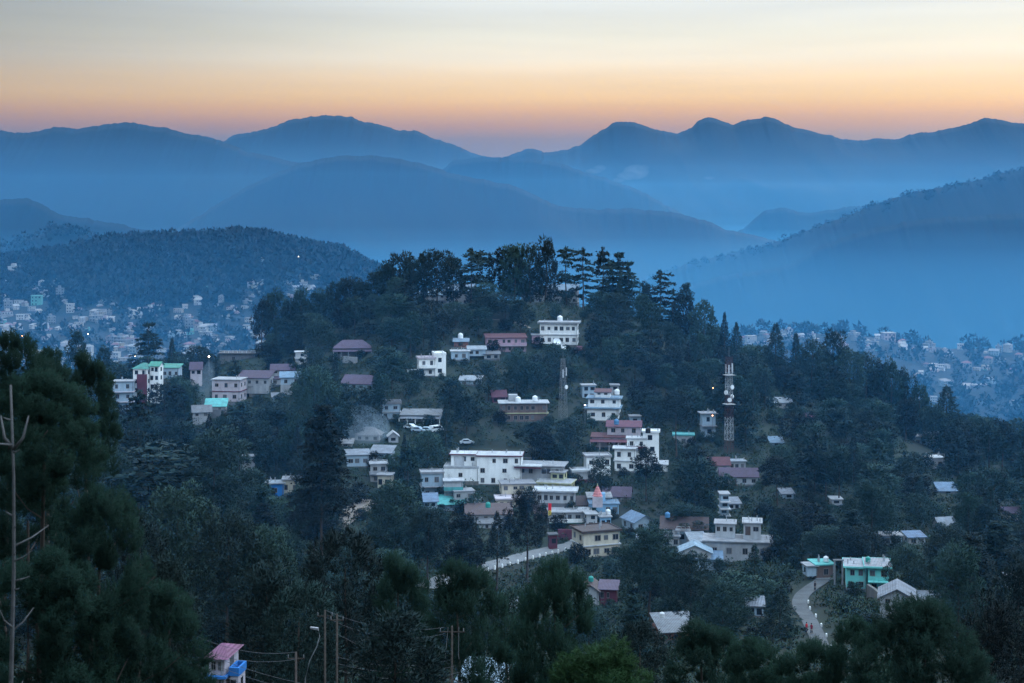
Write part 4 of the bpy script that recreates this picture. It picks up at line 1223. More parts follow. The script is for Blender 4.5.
# --- houses scattered in the wood
h('blue-grey stepped house high on the wooded spur', [(908, 928, 435, 448, 'paleblue', 'flat', 'r_grey', 3, 1, {'ov': .6}), (925, 940, 432, 447, 'pinkwhite', 'flat', 'r_slab', 2, 1, {'dy': 1}), (922, 932, 447, 455, 'white', 'flat', 'r_slab', 1, 1, {'dy': -2, 'd': 4})], -8, mark='stepped spur house', Y=497)
h('white house with one dark arch below the stepped spur house', [(927, 946, 456, 470, 'white', 'flat', 'r_white', 2, 1, {})], 12, mark='spur cottage')
h('pale blue tin roof among trees below the spur', [(939, 956, 483, 494, 'grey', 'shed', 'r_blue', 1, 1, {'rh': .7})], name='hut', cat='hut')
h('tiny white two-level house deep in the wood', [(832, 842, 497, 510, 'white', 'flat', 'r_white', 1, 2, {'band': 'r_slab', 'bo': .6})], mark='tiny white house')
h('cream cottage with a lilac tin roof at the edge of the wood', [(1004, 1021, 507, 521, 'cream', 'gx', 'r_purple', 1, 1, {'rh': .35})], mark='cream cottage')
h('grey-white house with curved tin roof in a clearing', [(938, 957, 517, 532, 'offwhite', 'gx', 'r_tin', 2, 1, {'rh': .5})], 14, mark='clearing house')
h('white bungalow glimpsed through bare trunks', [(878, 902, 533, 546, 'paleblue', 'flat', 'r_slab', 4, 1, {})], mark='trunk-hidden bungalow')
h('pale hut beside the bungalow glimpsed through trunks', [(908, 926, 532, 545, 'white', 'shed', 'r_blue', 2, 1, {'rh': .3})], 7, name='hut', cat='hut')
h('dim pale house near the wooded skyline', [(992, 1003, 460, 471, 'paleblue', 'flat', 'r_slab', 1, 1, {})], Y=505)
h('whitewashed hut with one window among bushes on the upper slope', [(459, 481, 376, 386, 'paleblue', 'shed', 'r_tin', 2, 1, {'rh': .4})], -5, name='hut', cat='hut')

# --- the jumble of the bazaar
h('maroon kiosk standing beside the road bend', [(549, 558, 533, 548, 'maroon', 'flat', 'r_dark', 1, 1, {'d': 2.2, 'ov': .3})], 10, name='kiosk', cat='kiosk', Y=369)
h('pale lower shop tucked under the rusty shop row', [(478, 503, 518, 530, 'dullwhite', 'shed', 'r_grey', 4, 1, {'rh': .35, 'd': 5})], -4, name='shop', cat='shop')
h('narrow blue shop with white pillar between the temple and the gabled hall', [(599, 612, 514, 529, 'blue', 'flat', 'r_white', 2, 1, {'d': 5})], 8, name='shop', cat='shop', Y=386)
h('low white shop with tin roof behind the blue gabled hall', [(612, 632, 512, 524, 'dullwhite', 'shed', 'r_tin', 3, 1, {'rh': .4})], -6, name='shop', cat='shop', Y=392)
h('pale house end with dark doorway beside the blue gabled hall', [(656, 670, 511, 524, 'dullwhite', 'flat', 'r_slab', 1, 1, {'par': .5})], 6, Y=398)
h('long white roof strip behind the brown-roofed row', [(682, 707, 514, 523, 'dullwhite', 'shed', 'r_white', 3, 1, {'rh': .4})], -8, Y=400)
h('grey tin shed wedged between the brown-roofed row and the grey retaining house', [(690, 708, 533, 548, 'grey', 'shed', 'r_tin', 2, 1, {'rh': .5})], 10, name='shed', cat='shed')
h('two small white rooms stepped above the awning stall', [(662, 680, 534, 548, 'dullwhite', 'flat', 'r_slab', 2, 1, {}), (676, 690, 530, 545, 'paleblue', 'flat', 'r_slab', 1, 1, {'dy': 2})], -7)
h('brown tin shed beside the shuttered building', [(535, 551, 505, 520, 'brown', 'shed', 'r_brown', 2, 1, {'rh': .5})], 6, name='shed', cat='shed', Y=391)
h('low brown-roofed lean-to below the red-banded house', [(573, 591, 497, 508, 'grey', 'shed', 'r_brown', 2, 1, {'rh': .6})], -10, name='shed', cat='shed', Y=399)
h('small cream room on the terrace edge of the cream house', [(523, 536, 493, 505, 'cream', 'flat', 'r_slab', 1, 1, {})], 5, Y=399)
h('grey cottage with dark porch above the turquoise shack', [(462, 480, 497, 509, 'grey', 'gx', 'r_grey', 2, 1, {'rh': .5})], -12, Y=398)
h('pale shed with blue tarpaulin roof below the pale blue house', [(424, 438, 494, 508, 'paleblue', 'shed', 'r_blue', 2, 1, {'rh': .5})], 7, name='shed', cat='shed', Y=388)
h('white washed hut at the end of the bazaar by the pine trunks', [(636, 648, 533, 545, 'dullwhite', 'gx', 'r_tin', 1, 1, {'rh': .4})], -14, name='hut', cat='hut')
h('dim pale house low on the spur among pine trunks', [(1007, 1023, 574, 592, 'paleblue', 'flat', 'r_slab', 2, 1, {})], -5)
h('small pale hut in the trees between the lane and the lilac-roofed cottage', [(782, 794, 489, 499, 'paleblue', 'shed', 'r_tin', 1, 1, {'rh': .4})], 4, name='hut', cat='hut')
h('small white house glimpsed above the awning stall trees', [(727, 741, 498, 510, 'dullwhite', 'shed', 'r_tin', 2, 1, {'rh': .4})], 6)

# ------------------------------------------------------------------ temple, towers, lamps, vehicles and other single things
def at(px, py, Y):
    return Vector(((px - 512) / F * Y, Y, -(py - HZ) / F * Y))


def temple():
    p = at(597.5, 500, 388)
    t = empty('temple', p); t.scale = (.72, .72, .80)
    tag(t, 'small temple with a tapering salmon-pink spire above the bazaar roofs', 'temple')
    b = MB(); b.box(-1.7, 1.7, -1.7, 1.7, -2, 1.2)
    b.build('base', M['pinkwhite'], t)
    pr = [(1.45, 1.2), (1.5, 1.5), (1.25, 1.6), (1.15, 2.2), (1.2, 2.3), (.95, 2.4), (.82, 3.0), (.86, 3.1), (.62, 3.2), (.48, 3.8), (.5, 3.9), (.3, 4.0), (.2, 4.4)]
    c = MB(); c.loft([[(r * math.cos(a + .785) * 1.2, r * math.sin(a + .785) * 1.2, z) for a in [6.283 * j / 8 for j in range(8)]] for r, z in pr])
    c.build('spire', material('temple_paint', (.58, .22, .22), .7, .15, 2), t)
    f = MB(); f.lathe([(.2, 4.4), (.28, 4.55), (.08, 4.7), (.16, 4.85), (.02, 5.2)], 10)
    f.build('finial', M['yellow'], t, smooth=True)
    RECTS.append((591, 605, 482, 500, 388)); MARKS.append((597, 490, 'pink temple spire'))


temple()


def lattice(px, py, Y, H, w0, w1, bands, label, panels, mat_n, k_=1.0):
    """a square lattice mast: four legs, rings and crossed braces, painted in bands"""
    p = at(px, py, Y)
    t = empty('telecom_tower', p, R(20))
    tag(t, label, 'tower')
    n = max(6, int(H / 2.0))
    b = MB()
    wd = lambda q: w0 + (w1 - w0) * q
    for i in range(n):
        q0, q1 = i / n, (i + 1) / n
        m = bands[min(int(q0 * len(bands)), len(bands) - 1)]
        a, c = wd(q0) / 2, wd(q1) / 2
        co = ((-1, -1), (1, -1), (1, 1), (-1, 1))
        for k in range(4):
            x, y = co[k]; x2, y2 = co[(k + 1) % 4]
            P0 = (x * a, y * a, H * q0); P1 = (x * c, y * c, H * q1)
            Q0 = (x2 * a, y2 * a, H * q0); Q1 = (x2 * c, y2 * c, H * q1)
            b.tube([P0, P1], .042 * k_, 5, m)
            b.tube([P0, Q1], .026 * k_, 4, m); b.tube([Q0, P1], .026 * k_, 4, m); b.tube([P0, Q0], .026 * k_, 4, m)
    b.build('lattice', mat_n, t)
    s = MB(); s.tube([(0, 0, H), (0, 0, H * 1.09)], .05, 6)
    s.build('lightning_rod', M['steel'], t)
    for (z, ang, kind) in panels:
        a = wd(z / H) / 2 + .35
        c = MB()
        x, y = a * math.cos(R(ang)), a * math.sin(R(ang))
        if kind == 'p':
            c.box(x - .17, x + .17, y - .12, y + .12, z - 1.2, z + 1.2)
            c.box(min(x, 0) * .7, max(x, 0) * .7 + .03, y * .7 - .03, y * .7 + .03, z - .05, z + .05)
            c.build('antenna_panel', M['tower_white'], t)
        elif kind == 'd':
            d = Vector((math.cos(R(ang)), math.sin(R(ang)), 0)); u = Vector((-d.y, d.x, 0))
            o = Vector((x, y, z))
            c.loft([[o + d * k + (u * math.cos(j * .5236) + Vector((0, 0, 1)) * math.sin(j * .5236)) * r for j in range(12)] for r, k in ((.2, -.25), (.6, 0), (.62, .25))])
            c.build('dish', M['tank_white'], t)
        else:
            c.box(-a - .3, a + .3, -a - .3, a + .3, z - .05, z + .05)
            c.build('platform', M['steel'], t)
    return t


lattice(729, 455, 436, 27.5, 1.9, 1.3, (0, 0, 1, 1, 1, 0, 0, 0, 1, 1, 1, 0, 0), 'red and white lattice telecom tower with panel antennas', [(24, 0, 'p'), (24, 120, 'p'), (24, 240, 'p'), (24.4, 300, 'p'), (15.5, 250, 'd'), (17.5, 200, 'd'), (16.2, 20, 'd'), (14.2, 0, 'f'), (22.3, 0, 'f'), (19, 290, 'd')], [M['tower_red'], M['tower_white']])
lattice(563, 424, 462, 19.5, 2.3, .9, (0,), 'grey steel lattice mast rising among trees beside the long brown hall', [(15, 250, 'p'), (15.5, 330, 'p'), (11, 300, 'd')], [M['steel']], 1.1)
RECTS += [(725, 734, 384, 452, 436), (556, 570, 374, 420, 462)]
MARKS += [(729, 420, 'red-white tower'), (563, 400, 'grey steel mast')]


def dish(px, py, Y, r, label):
    p = at(px, py, Y)
    t = empty('satellite_dish', p)
    tag(t, label, 'dish')
    b = MB(); b.tube([(0, 0, -2.4), (0, 0, r * .9)], .07, 6)
    b.build('mast', M['steel'], t)
    c = MB()
    d = Vector((.35, -.8, .45)).normalized(); u = d.cross(Vector((0, 0, 1))).normalized(); v = u.cross(d)
    o = Vector((0, -.1, r))
    c.loft([[o + d * k + (u * math.cos(j * .3927) + v * math.sin(j * .3927)) * q for j in range(16)] for q, k in ((.03, 0), (r * .5, .07 * r), (r * .8, .2 * r), (r, .32 * r), (r, .36 * r))], caps=False)
    c.build('bowl', M['tank_white'], t, smooth=True)
    e = MB(); e.tube([o + d * .1, o + d * r * .9], .035, 5)
    e.build('feed', M['steel'], t)


dish(556.5, 346, 515, 1.35, 'large white satellite dish in front of the white hotel')
dish(563, 350, 512, .95, 'smaller white satellite dish just downhill of the hotel dish')

for a in [(460.5, 338, 0, 'tank_white', 'pale water tank on a stand by the brick hut'), (518, 401.5, 0, 'tank_white', 'white water tank over the middle of the long brown hall'), (535, 400.5, 0, 'tank_white', 'taller white water tank over the end of the long brown hall'),
          (617, 394, 0, 'tank_white', 'white water tank on the blue-ledged white house'), (616.5, 424, 0, 'tank_blue', 'blue water tank on the pink-roofed villa'), (667.5, 517, 0, 'tank_blue', 'dark blue water tank on the brown-roofed bazaar row'),
          (488, 507, 384, 'tank_teal', 'bright teal water tank in the bazaar below the cream house'), (868, 561.5, 0, 'tank_teal', 'small teal water tank on the turquoise house roof'), (826, 561, 0, 'tank_white', 'white water tank on the teal-roofed roadside hut'),
          (591, 581, 0, 'tank_teal', 'dark teal water tank on the white-gabled house'), (662, 617, 0, 'tank_white', 'white water tank on the faded tin-roofed house'), (608, 514, 0, 'tank_white', 'white water tank in the bazaar by the cream roadside house'),
          (635, 529, 0, 'tank_white', 'low white water tank beside the blue gabled hall'), (502, 454.5, 0, 'tank_black', 'black water tank on the large white house'), (544, 473, 0, 'tank_black', 'black water tank on the pale yellow house'), (648, 432.5, 0, 'tank_black', 'black water tank on the stepped white villa'), (560, 320.5, 0, 'tank_white', 'white water tank on the hotel roof')]:
    px, py, Y, m, lb = a
    if not Y:
        c = [r for r in RECTS if r[0] - 1 <= px <= r[1] + 1 and r[2] - 3 <= py <= r[3]]
        Y = (min(c, key=lambda r: abs(r[2] - py))[4] if c else hit(px, py).y) + 2.0
    s = F / Y
    tank(px, py + .4, Y, m, lb, r=min(.95, 2.6 / s), h=min(1.9, 5.2 / s))

# posts and gate frames
def frame_gate(px, py, Y, w, hgt, label, mat='rail'):
    t = empty('gate_frame', at(px, py, Y)); tag(t, label, 'gate frame')
    for k in (-1, 1):
        b = MB(); b.box(k * w / 2 - .14, k * w / 2 + .14, -.14, .14, -1.5, hgt)
        b.build('post', M[mat], t)
    b = MB(); b.box(-w / 2 - .3, w / 2 + .3, -.12, .12, hgt + .003, hgt + .3)
    b.build('lintel', M[mat], t)


frame_gate(838.5, 577, 300, 1.5, 3.1, 'pale square gate frame beside the roadside hut', 'steel')
frame_gate(413, 377, 492, 3.2, 2.2, 'white open frame beside the notched white house', 'white')

def wall_run(pix, hgt, thick, mat, label, name='wall', Y=None, cap=None):
    """a wall that follows the ground under the given picture points"""
    P = [at(x, y, Y) if Y else hit(x, y, 150) for x, y in pix]
    b = MB(); n = len(P)
    rings = []
    for i, p in enumerate(P):
        d = (P[min(i + 1, n - 1)] - P[max(i - 1, 0)]); d.z = 0; d.normalize()
        q = Vector((-d.y, d.x, 0)) * thick / 2
        rings.append([p - q - Vector((0, 0, 2)), p + q - Vector((0, 0, 2)), p + q + Vector((0, 0, hgt)), p - q + Vector((0, 0, hgt))])
    b.loft(rings)
    o = b.build(name, M[mat])
    tag(o, label, 'wall')
    return o


w_ = wall_run([(558, 540), (566, 540), (574, 540.5), (582, 541)], 2.6, .4, 'maroon', 'dark red roadside wall at the bend below the shuttered building', 'roadside_wall')
w_ = wall_run([(868, 598), (874, 602), (880, 607)], 2.6, .6, 'stone', 'dark stone retaining wall under the turquoise house', 'retaining_wall')
w_ = wall_run([(343, 363), (350, 363.5), (357, 364)], 2.2, .5, 'grey', 'short pale retaining wall under the purple-roofed bungalow', 'retaining_wall')
w_ = wall_run([(418, 310), (440, 311), (460, 311), (476, 310)], .5, .6, 'stone', 'long stone terrace wall under the hilltop mansion', 'terrace_wall')
w_ = wall_run([(717, 409), (730, 408), (746, 406)], .7, .6, 'concrete', 'concrete terrace edge crossing behind the red-white tower', 'terrace_wall')

for i in range(9):
    t = prop('fence_post', 'pale pillar of the terrace railing under the hilltop mansion', 'pillar', 420 + i * 6.3, 318, 561 + .8 * (i % 2), lambda b: b.box(-.2, .2, -.2, .2, -2, 4.2), M['grey'], group='pillars under the hilltop mansion')

# guard stones along the outer edge of the road
d_ = np.gradient(P_ROAD[:, :2], axis=0); nn_ = np.stack([d_[:, 1], -d_[:, 0]], 1) / np.linalg.norm(d_, axis=1)[:, None]
acc = 0; last = None; k_ = 0
gm = MB(); gm.loft([[(-.22, -.15, -.5), (.22, -.15, -.5), (.22, .15, -.5), (-.22, .15, -.5)], [(-.2, -.13, .62), (.2, -.13, .62), (.2, .13, .62), (-.2, .13, .62)], [(-.12, -.08, .74), (.12, -.08, .74), (.12, .08, .74), (-.12, .08, .74)]])
gme = gm.mesh('guard_stone', M['white'])
for i in range(len(P_ROAD)):
    q = P_ROAD[i, :2] + nn_[i] * 3.1
    if last is not None: acc += np.linalg.norm(q - last)
    last = q
    if acc > 1.7 or i == 0:
        acc = 0
        o = link('guard_stone', gme, None, (q[0], q[1], P_ROAD[i, 2] + .02), rot=(0, 0, math.atan2(d_[i, 1], d_[i, 0])))
        tag(o, 'short whitewashed guard stone along the outer edge of the bending road', 'guard stone', 'guard stones along the road bend')
d2 = np.gradient(P_LANE[:, :2], axis=0); n2 = np.stack([d2[:, 1], -d2[:, 0]], 1) / np.linalg.norm(d2, axis=1)[:, None]
for i in range(2, 30, 5):
    q = P_LANE[i, :2] + n2[i] * 1.6
    o = link('guard_stone', gme, None, (q[0], q[1], P_LANE[i, 2] + .02), scale=(1.5, 1, .6), rot=(0, 0, math.atan2(d2[i, 1], d2[i, 0])))
    tag(o, 'broad white kerb stone at the edge of the steep lane', 'guard stone', 'kerb stones along the steep lane')

# vehicles
def car(px, py, label, mat, rz, Y=None, van=False, group=None):
    p = hit(px, py, 150) if not Y else at(px, py, Y)
    p.z = gz(p.x, p.y) + .12
    t = empty('parked_van' if van else 'parked_car', p, rz); tag(t, label, 'van' if van else 'car', group)
    m = material('car_paint', mat, .35, .08, 2)
    b = MB()
    hw = .86
    if van: pr = [(-2.0, .35), (-2.05, 1.1), (-1.9, 1.9), (1.2, 1.95), (1.75, 1.2), (2.05, 1.0), (2.05, .35)]
    else: pr = [(-2.0, .35), (-2.05, .85), (-1.5, .95), (-1.0, 1.42), (.35, 1.45), (1.0, .98), (1.95, .82), (2.05, .35)]
    b.loft([[(x, y, z) for x, z in pr] for y in (-hw, hw)])
    b.build('body', m, t)
    for y in (-hw - .01, hw + .01):
        g = MB()
        if van: g.face([(-1.6, y, 1.2), (1.0, y, 1.2), (.85, y, 1.75), (-1.6, y, 1.75)])
        else: g.face([(-1.3, y, .98), (.75, y, .98), (.3, y, 1.36), (-.95, y, 1.36)])
        g.build('window', M['glass'], t)
    for x in (-1.25, 1.3):
        for y in (-hw, hw):
            w = MB(); w.loft([[(x + .32 * math.cos(j * .5236), yy, .32 + .32 * math.sin(j * .5236)) for j in range(12)] for yy in (y - .1, y + .1)])
            w.build('wheel', M['tank_black'], t)
    return t


car(467, 445.5, 'silver-blue car parked on the grassy terrace above the large white house', (.45, .50, .55), .1)
car(411, 429.5, 'pale car at the upper end of the row on the grassy bank', (.60, .66, .70), -.5)
car(418.5, 432.5, 'grey-blue car in the middle of the row on the grassy bank', (.36, .44, .52), -.3)
car(427, 433.5, 'light blue car next to the white van on the grassy bank', (.45, .55, .62), -.1)
car(436.5, 432.5, 'white van with raised body parked at the end of the row of cars', (.78, .80, .82), .6, van=True)
car(504, 499, 'dark car parked in the bazaar between the cream and grey houses', (.05, .06, .07), 0, Y=392)


# people
def person(px, py, label, shirt, legs, walk=.3, rz=0.0):
    p = hit(px, py, 150); p.z = gz(p.x, p.y) + .17
    t = empty('person', p, rz); tag(t, label, 'person')
    me = bpy.data.meshes.new('body')
    J = [(0, 0, .94), (0, 0, 1.15), (0, -.01, 1.40), (0, -.02, 1.50), (0, -.03, 1.62), (0, -.02, 1.70),
         (.10, 0, .86), (.11, -.10 * walk, .48), (.11, .18 * walk, .07), (.12, .02, .03), (-.10, 0, .86), (-.11, .14 * walk, .48), (-.11, -.22 * walk, .07), (-.12, -.42 * walk - .06, .03),
         (.19, 0, 1.40), (.25, .06, 1.12), (.26, -.06, .88), (.26, -.10, .80), (-.19, 0, 1.40), (-.25, -.04, 1.12), (-.26, -.14, .90), (-.26, -.18, .82)]
    E = [(0, 1), (1, 2), (2, 3), (3, 4), (4, 5), (0, 6), (6, 7), (7, 8), (8, 9), (0, 10), (10, 11), (11, 12), (12, 13), (2, 14), (14, 15), (15, 16), (16, 17), (2, 18), (18, 19), (19, 20), (20, 21)]
    rad = [.145, .13, .15, .06, .10, .085, .10, .07, .045, .045, .10, .07, .045, .045, .07, .05, .038, .035, .07, .05, .038, .035]
    me.from_pydata(J, E, [])
    o = link('body', me, t)
    o.modifiers.new('Skin', 'SKIN'); o.modifiers.new('Sub', 'SUBSURF').levels = 1
    o.modifiers['Sub'].render_levels = 1
    for i, v in enumerate(me.skin_vertices[0].data):
        v.radius = (rad[i], rad[i] * .8)
        v.use_root = i == 0
    me.materials.append(material('skin', (.25, .15, .11), .7, .1, 3))
    s = MB()
    s.loft([[(r * math.cos(j * .6283), r * .72 * math.sin(j * .6283) - .005, z) for j in range(10)] for r, z in ((.19, .80), (.185, .95), (.175, 1.1), (.20, 1.3), (.20, 1.42), (.10, 1.49))])
    s.build('jacket', material('jacket_cloth', shirt, .9, .15, 4), t, smooth=True)
    for a, k, f in (((.10, 0, .90), (.11, -.10 * walk, .48), (.11, .18 * walk, .10)), ((-.10, 0, .90), (-.11, .14 * walk, .48), (-.11, -.22 * walk, .10))):
        b = MB(); b.tube([a, k, f], [.115, .09, .07], 8)
        b.build('trouser_leg', material('trouser_cloth', legs, .9, .15, 4), t, smooth=True)
    hd = MB(); hd.loft([[(r * math.cos(j * .6283), r * math.sin(j * .6283) - .01, z) for j in range(10)] for r, z in ((.105, 1.64), (.118, 1.70), (.105, 1.76), (.05, 1.80))])
    hd.build('hair', M['tank_black'], t, smooth=True)


person(806.5, 634, 'person in a bright red jacket walking on the steep lane', (.55, .03, .05), (.05, .05, .08), .9, .3)
person(811.5, 635, 'person in a dark maroon jacket walking beside the one in red', (.26, .03, .06), (.03, .03, .05), .7, -.2)
person(815, 591, 'person in dark clothes alone on the lane near the roadside hut', (.035, .045, .07), (.03, .035, .05), .5, .1)


# lamps that are lit
def street_lamp(px, py, Y, hgt, label, glow, r=.22):
    p = at(px, py, Y)
    t = empty('street_lamp', (p.x, p.y, p.z - hgt)); tag(t, label, 'street lamp')
    b = MB(); b.tube([(0, 0, -1), (0, 0, hgt - .35)], .07, 6)
    b.build('pole', M['steel'], t)
    c = MB(); c.lathe([(.02, hgt - r), (r * .8, hgt - r * .6), (r, hgt), (r * .8, hgt + r * .6), (.02, hgt + r)], 10)
    c.build('lamp_head', M[glow], t, smooth=True)


street_lamp(209, 356.5, 525, 5, 'white lit lamp beside the broad round tree', 'lamp', .26)
street_lamp(585, 405, 455, 5, 'violet-white lit lamp beside the blue-ledged white house', 'lamp_v', .17)
street_lamp(713, 388, 470, 4, 'orange lit lamp high in the wood above the porch house', 'lamp_o', .15)
street_lamp(712.5, 415.5, 440, 4, 'orange lit lamp at the slender porch house', 'lamp_o', .16)
street_lamp(509.5, 312, 548, 3, 'small warm lit lamp on the terraces below the hilltop', 'lamp_o', .16)
street_lamp(22, 336, 1170, 6, 'orange lit lamp in the hazy valley town', 'lamp_o', .5)
street_lamp(298.5, 256.5, 1480, 6, 'white lit lamp on the far wooded ridge', 'lamp', .32)
street_lamp(135, 356, 1085, 6, 'white lit lamp in the valley town behind the tall cedar', 'lamp', .36)
street_lamp(88, 334, 1170, 6, 'faint warm lamp in the middle of the valley town', 'lamp', .32)

# flag
t = empty('flag_pole', at(548, 528, 373)); tag(t, 'thin pole with a hanging red and yellow flag at the shuttered building', 'flag')
b = MB(); b.tube([(0, 0, -1), (0, 0, 6)], .06, 6); b.build('pole', M['steel'], t)
b = MB()
for k, (z0, z1, m) in enumerate(((4.2, 5.9, 0), (3.0, 4.2, 1))):
    n = 6
    b.loft([[(.07 + .15 * j, .10 * math.sin(j * 1.3) - .02, z) for j in range(n)] + [(.07 + .15 * j, .10 * math.sin(j * 1.3) + .02, z) for j in reversed(range(n))] for z in (z0, z1)], m)
b.build('cloth', [material('flag_red', (.70, .03, .05), .8, .1, 3), material('flag_yellow', (.7, .5, .06), .8, .1, 3)], t)

# smoke and cloud
def puff(name, pts, density, col, label=None):
    b = MB()
    rings = []
    for (x, y, Y, r) in pts:
        p = at(x, y, Y)
        rings.append([p + Vector((math.cos(j * .3927), math.sin(j * .3927), .18 * math.sin(j * 1.1 + x))) * (r / F * Y) * (1 + .22 * math.sin(j * 1.7 + y)) for j in range(16)])
    b.loft(rings)
    o = b.build(name, volume_mat(name + '_air', density, col), smooth=True)
    mod = o.modifiers.new('s', 'SUBSURF'); mod.levels = 1; mod.render_levels = 2
    tag(o, label, kind='stuff')


puff('smoke', [(358, 462, 440, 3), (359, 455, 440, 11), (361, 447, 441, 20), (364, 439, 442, 25), (366, 430, 443, 27), (366, 420, 444, 23), (364, 411, 445, 15), (362, 404, 445, 6)], .046, (.62, .82, 1.0))
puff('smoke', [(203, 408, 489, 2), (203, 402, 490, 5), (204, 394, 490, 8), (206, 385, 491, 9), (207, 375, 492, 9), (209, 366, 493, 6), (210, 360, 493, 2)], .030, (.62, .82, 1.0))

def cloud(px, py, Y, parts):
    b = MB()
    for dx, dy, r, rz_ in parts:
        p = at(px + dx, py + dy, Y)
        rr = r / F * Y
        b.loft([[p + Vector((math.cos(j * .5236) * math.cos(a) * rr, math.sin(j * .5236) * math.cos(a) * rr * .8, math.sin(a) * rr * rz_)) for j in range(12)] for a in (-1.5, -1.1, -.6, 0, .6, 1.1, 1.5)])
    return b


for px, py, parts in ((598, 170, [(-4, 1, 9, .3), (2, -2, 7, .45), (-9, 3, 5, .3)]), (633, 172, [(-6, 4, 11, .4), (3, 0, 14, .55), (10, -4, 7, .5), (-14, 8, 7, .35)]), (709, 178, [(0, 0, 6, .28)])):
    o = cloud(px, py, 5050, parts).build('cloud', volume_mat('cloud_air', .0013, (.75, .85, 1.0)), smooth=True)
    tag(o, kind='stuff')

# ------------------------------------------------------------------ utility poles and cables by the low pines
UP = 118.0


def upole(px, top, label, arm=1.6, Y=UP, d=.075, name='utility_pole'):
    p = at(px, top, Y); z0 = gz(p.x, Y)
    t = empty(name, (p.x, Y, z0)); tag(t, label, 'pole')
    H = p.z - z0
    b = MB(); b.tube([(0, 0, -1), (0, 0, H)], [d * 1.3, d], 8); b.build('post', M['bark'], t, smooth=True)
    if arm:
        b = MB(); b.box(-arm / 2, arm / 2, -.03, .03, H - .5, H - .43)
        b.build('cross_arm', M['bark'], t)
        for k in (-1, 0, 1):
            i_ = MB(); i_.lathe([(.03, H - .42), (.045, H - .36), (.028, H - .3), (.045, H - .25), (.02, H - .18)], 8, (k * arm * .45, 0))
            i_.build('insulator', M['steel'], t, smooth=True)
    return p, H, t


p1, H1, t1 = upole(325, 610, 'tall dark utility pole with a short arm among the low pines', 1.2)
p2, H2, t2 = upole(337, 614, 'thinner utility pole close beside the tall dark one', 1.0, UP - 1)
p3, H3, t3 = upole(452, 626, 'pale utility pole flanked by two lightning rods', 2.0, UP + 4)
for k in (-1, 1):
    b = MB(); b.tube([(k * .55, 0, H3 - 2.6), (k * .5, 0, H3 - 2.2), (k * .42 + .12, 0, H3 - .1)], .025, 6)
    b.build('lightning_rod', M['steel'], t3)
p4, H4, t4 = upole(296, 652, 'short utility pole at the dark end of the cables', 1.2, UP - 8)
p5 = at(196, 636, UP - 12); p6 = at(244, 668, UP - 20); p7 = at(560, 690, UP + 30)
t = empty('street_lamp', at(306, 690, 108)); tag(t, 'unlit street lamp on a curved pale arm above the lower cables', 'street lamp')
b = MB(); b.tube([(0, 0, -12), (-.05, 0, .8), (.25, 0, 2.0), (.75, 0, 3.0), (.95, 0, 3.7), (.85, 0, 4.2)], .035, 7); b.build('pole', M['steel'], t, smooth=True)
b = MB(); b.loft([[(.85, -.12, 4.15), (.85, .12, 4.15), (.85, .12, 4.3), (.85, -.12, 4.3)], [(.3, -.1, 4.25), (.3, .1, 4.25), (.3, .1, 4.36), (.3, -.1, 4.36)]]); b.build('lamp_head', M['bulb_off'], t)


def cable(a, b_, sag, label, r=.013):
    n = 14
    pts = [a + (b_ - a) * (i / n) - Vector((0, 0, sag * 4 * (i / n) * (1 - i / n))) for i in range(n + 1)]
    m = MB(); m.tube(pts, r, 4)
    o = m.build('power_line', M['cable']); tag(o, label, 'cable', 'power lines by the low pines')


off = Vector
for k, dz in enumerate((0, -.5)):
    cable(p1 + off((0, 0, dz)), p3 + off((-.6, 0, dz - .1)), .7 + .2 * k, 'thin sagging power line strung between the pines and the pale pole')
    cable(p5 + off((0, 0, dz * 1.6)), p4 + off((0, 0, dz)), .5, 'thin power line running from the magenta-roofed house')
for k in range(3):
    cable(p2 + off((0, 0, -3.2 - .5 * k)), p3 + off((.3 * k, 0, -2.6 - .5 * k)), .6, 'thin lower power line strung between the poles')
    cable(p5 + off((0, 0, -.9 - .5 * k)), at(430 + 6 * k, 688, UP - 2), 1.2 + .3 * k, 'thin power line slanting down across the low pines')
cable(p2 + off((0, 0, -1.5)), p7, 1.5, 'thin power line slanting down behind the pale pole')

# bare dead trunk close to the viewer
def dead_tree():
    Y = 47.0
    p = at(9, 385, Y); z0 = gz(p.x, Y)
    t = empty('dead_tree', (p.x, Y, z0)); tag(t, 'tall bare grey trunk with broken branch stubs beside the big near pine', 'dead tree')
    H = p.z - z0
    g = random.Random(5)
    b = MB()
    pts = [(.35 * i / 10 * 0 + .12 * math.sin(i * .9) + .25 * (1 - i / 10), 0, H * i / 10) for i in range(11)]
    b.tube(pts, [.13 - .0098 * i for i in range(11)], 9)
    b.build('trunk', M['deadwood'], t, smooth=True)
    for k in range(26):
        f = .35 + .62 * g.random()
        i = f * 10; a = pts[int(i)]; x = a[0] + (pts[min(int(i) + 1, 10)][0] - a[0]) * (i % 1)
        th = g.random() * 6.283; ln = .12 + .35 * g.random() if k > 6 else .7 + .8 * g.random()
        z = H * f; up = .2 + .7 * g.random()
        c = MB(); c.tube([(x, 0, z), (x + math.cos(th) * ln * .5, math.sin(th) * ln * .5, z + ln * up * .35), (x + math.cos(th) * ln, math.sin(th) * ln, z + ln * up)], [.035, .024, .008], 5)
        c.build('branch', M['deadwood'], t, smooth=True)
    for sx in (-1, 1):
        x = pts[9][0]; z = H * .93
        c = MB(); c.tube([(x, 0, z), (x + sx * .28, 0, z + .35), (x + sx * .42, .1, z + 1.0)], [.06, .045, .02], 6)
        c.build('branch', M['deadwood'], t, smooth=True)


dead_tree()

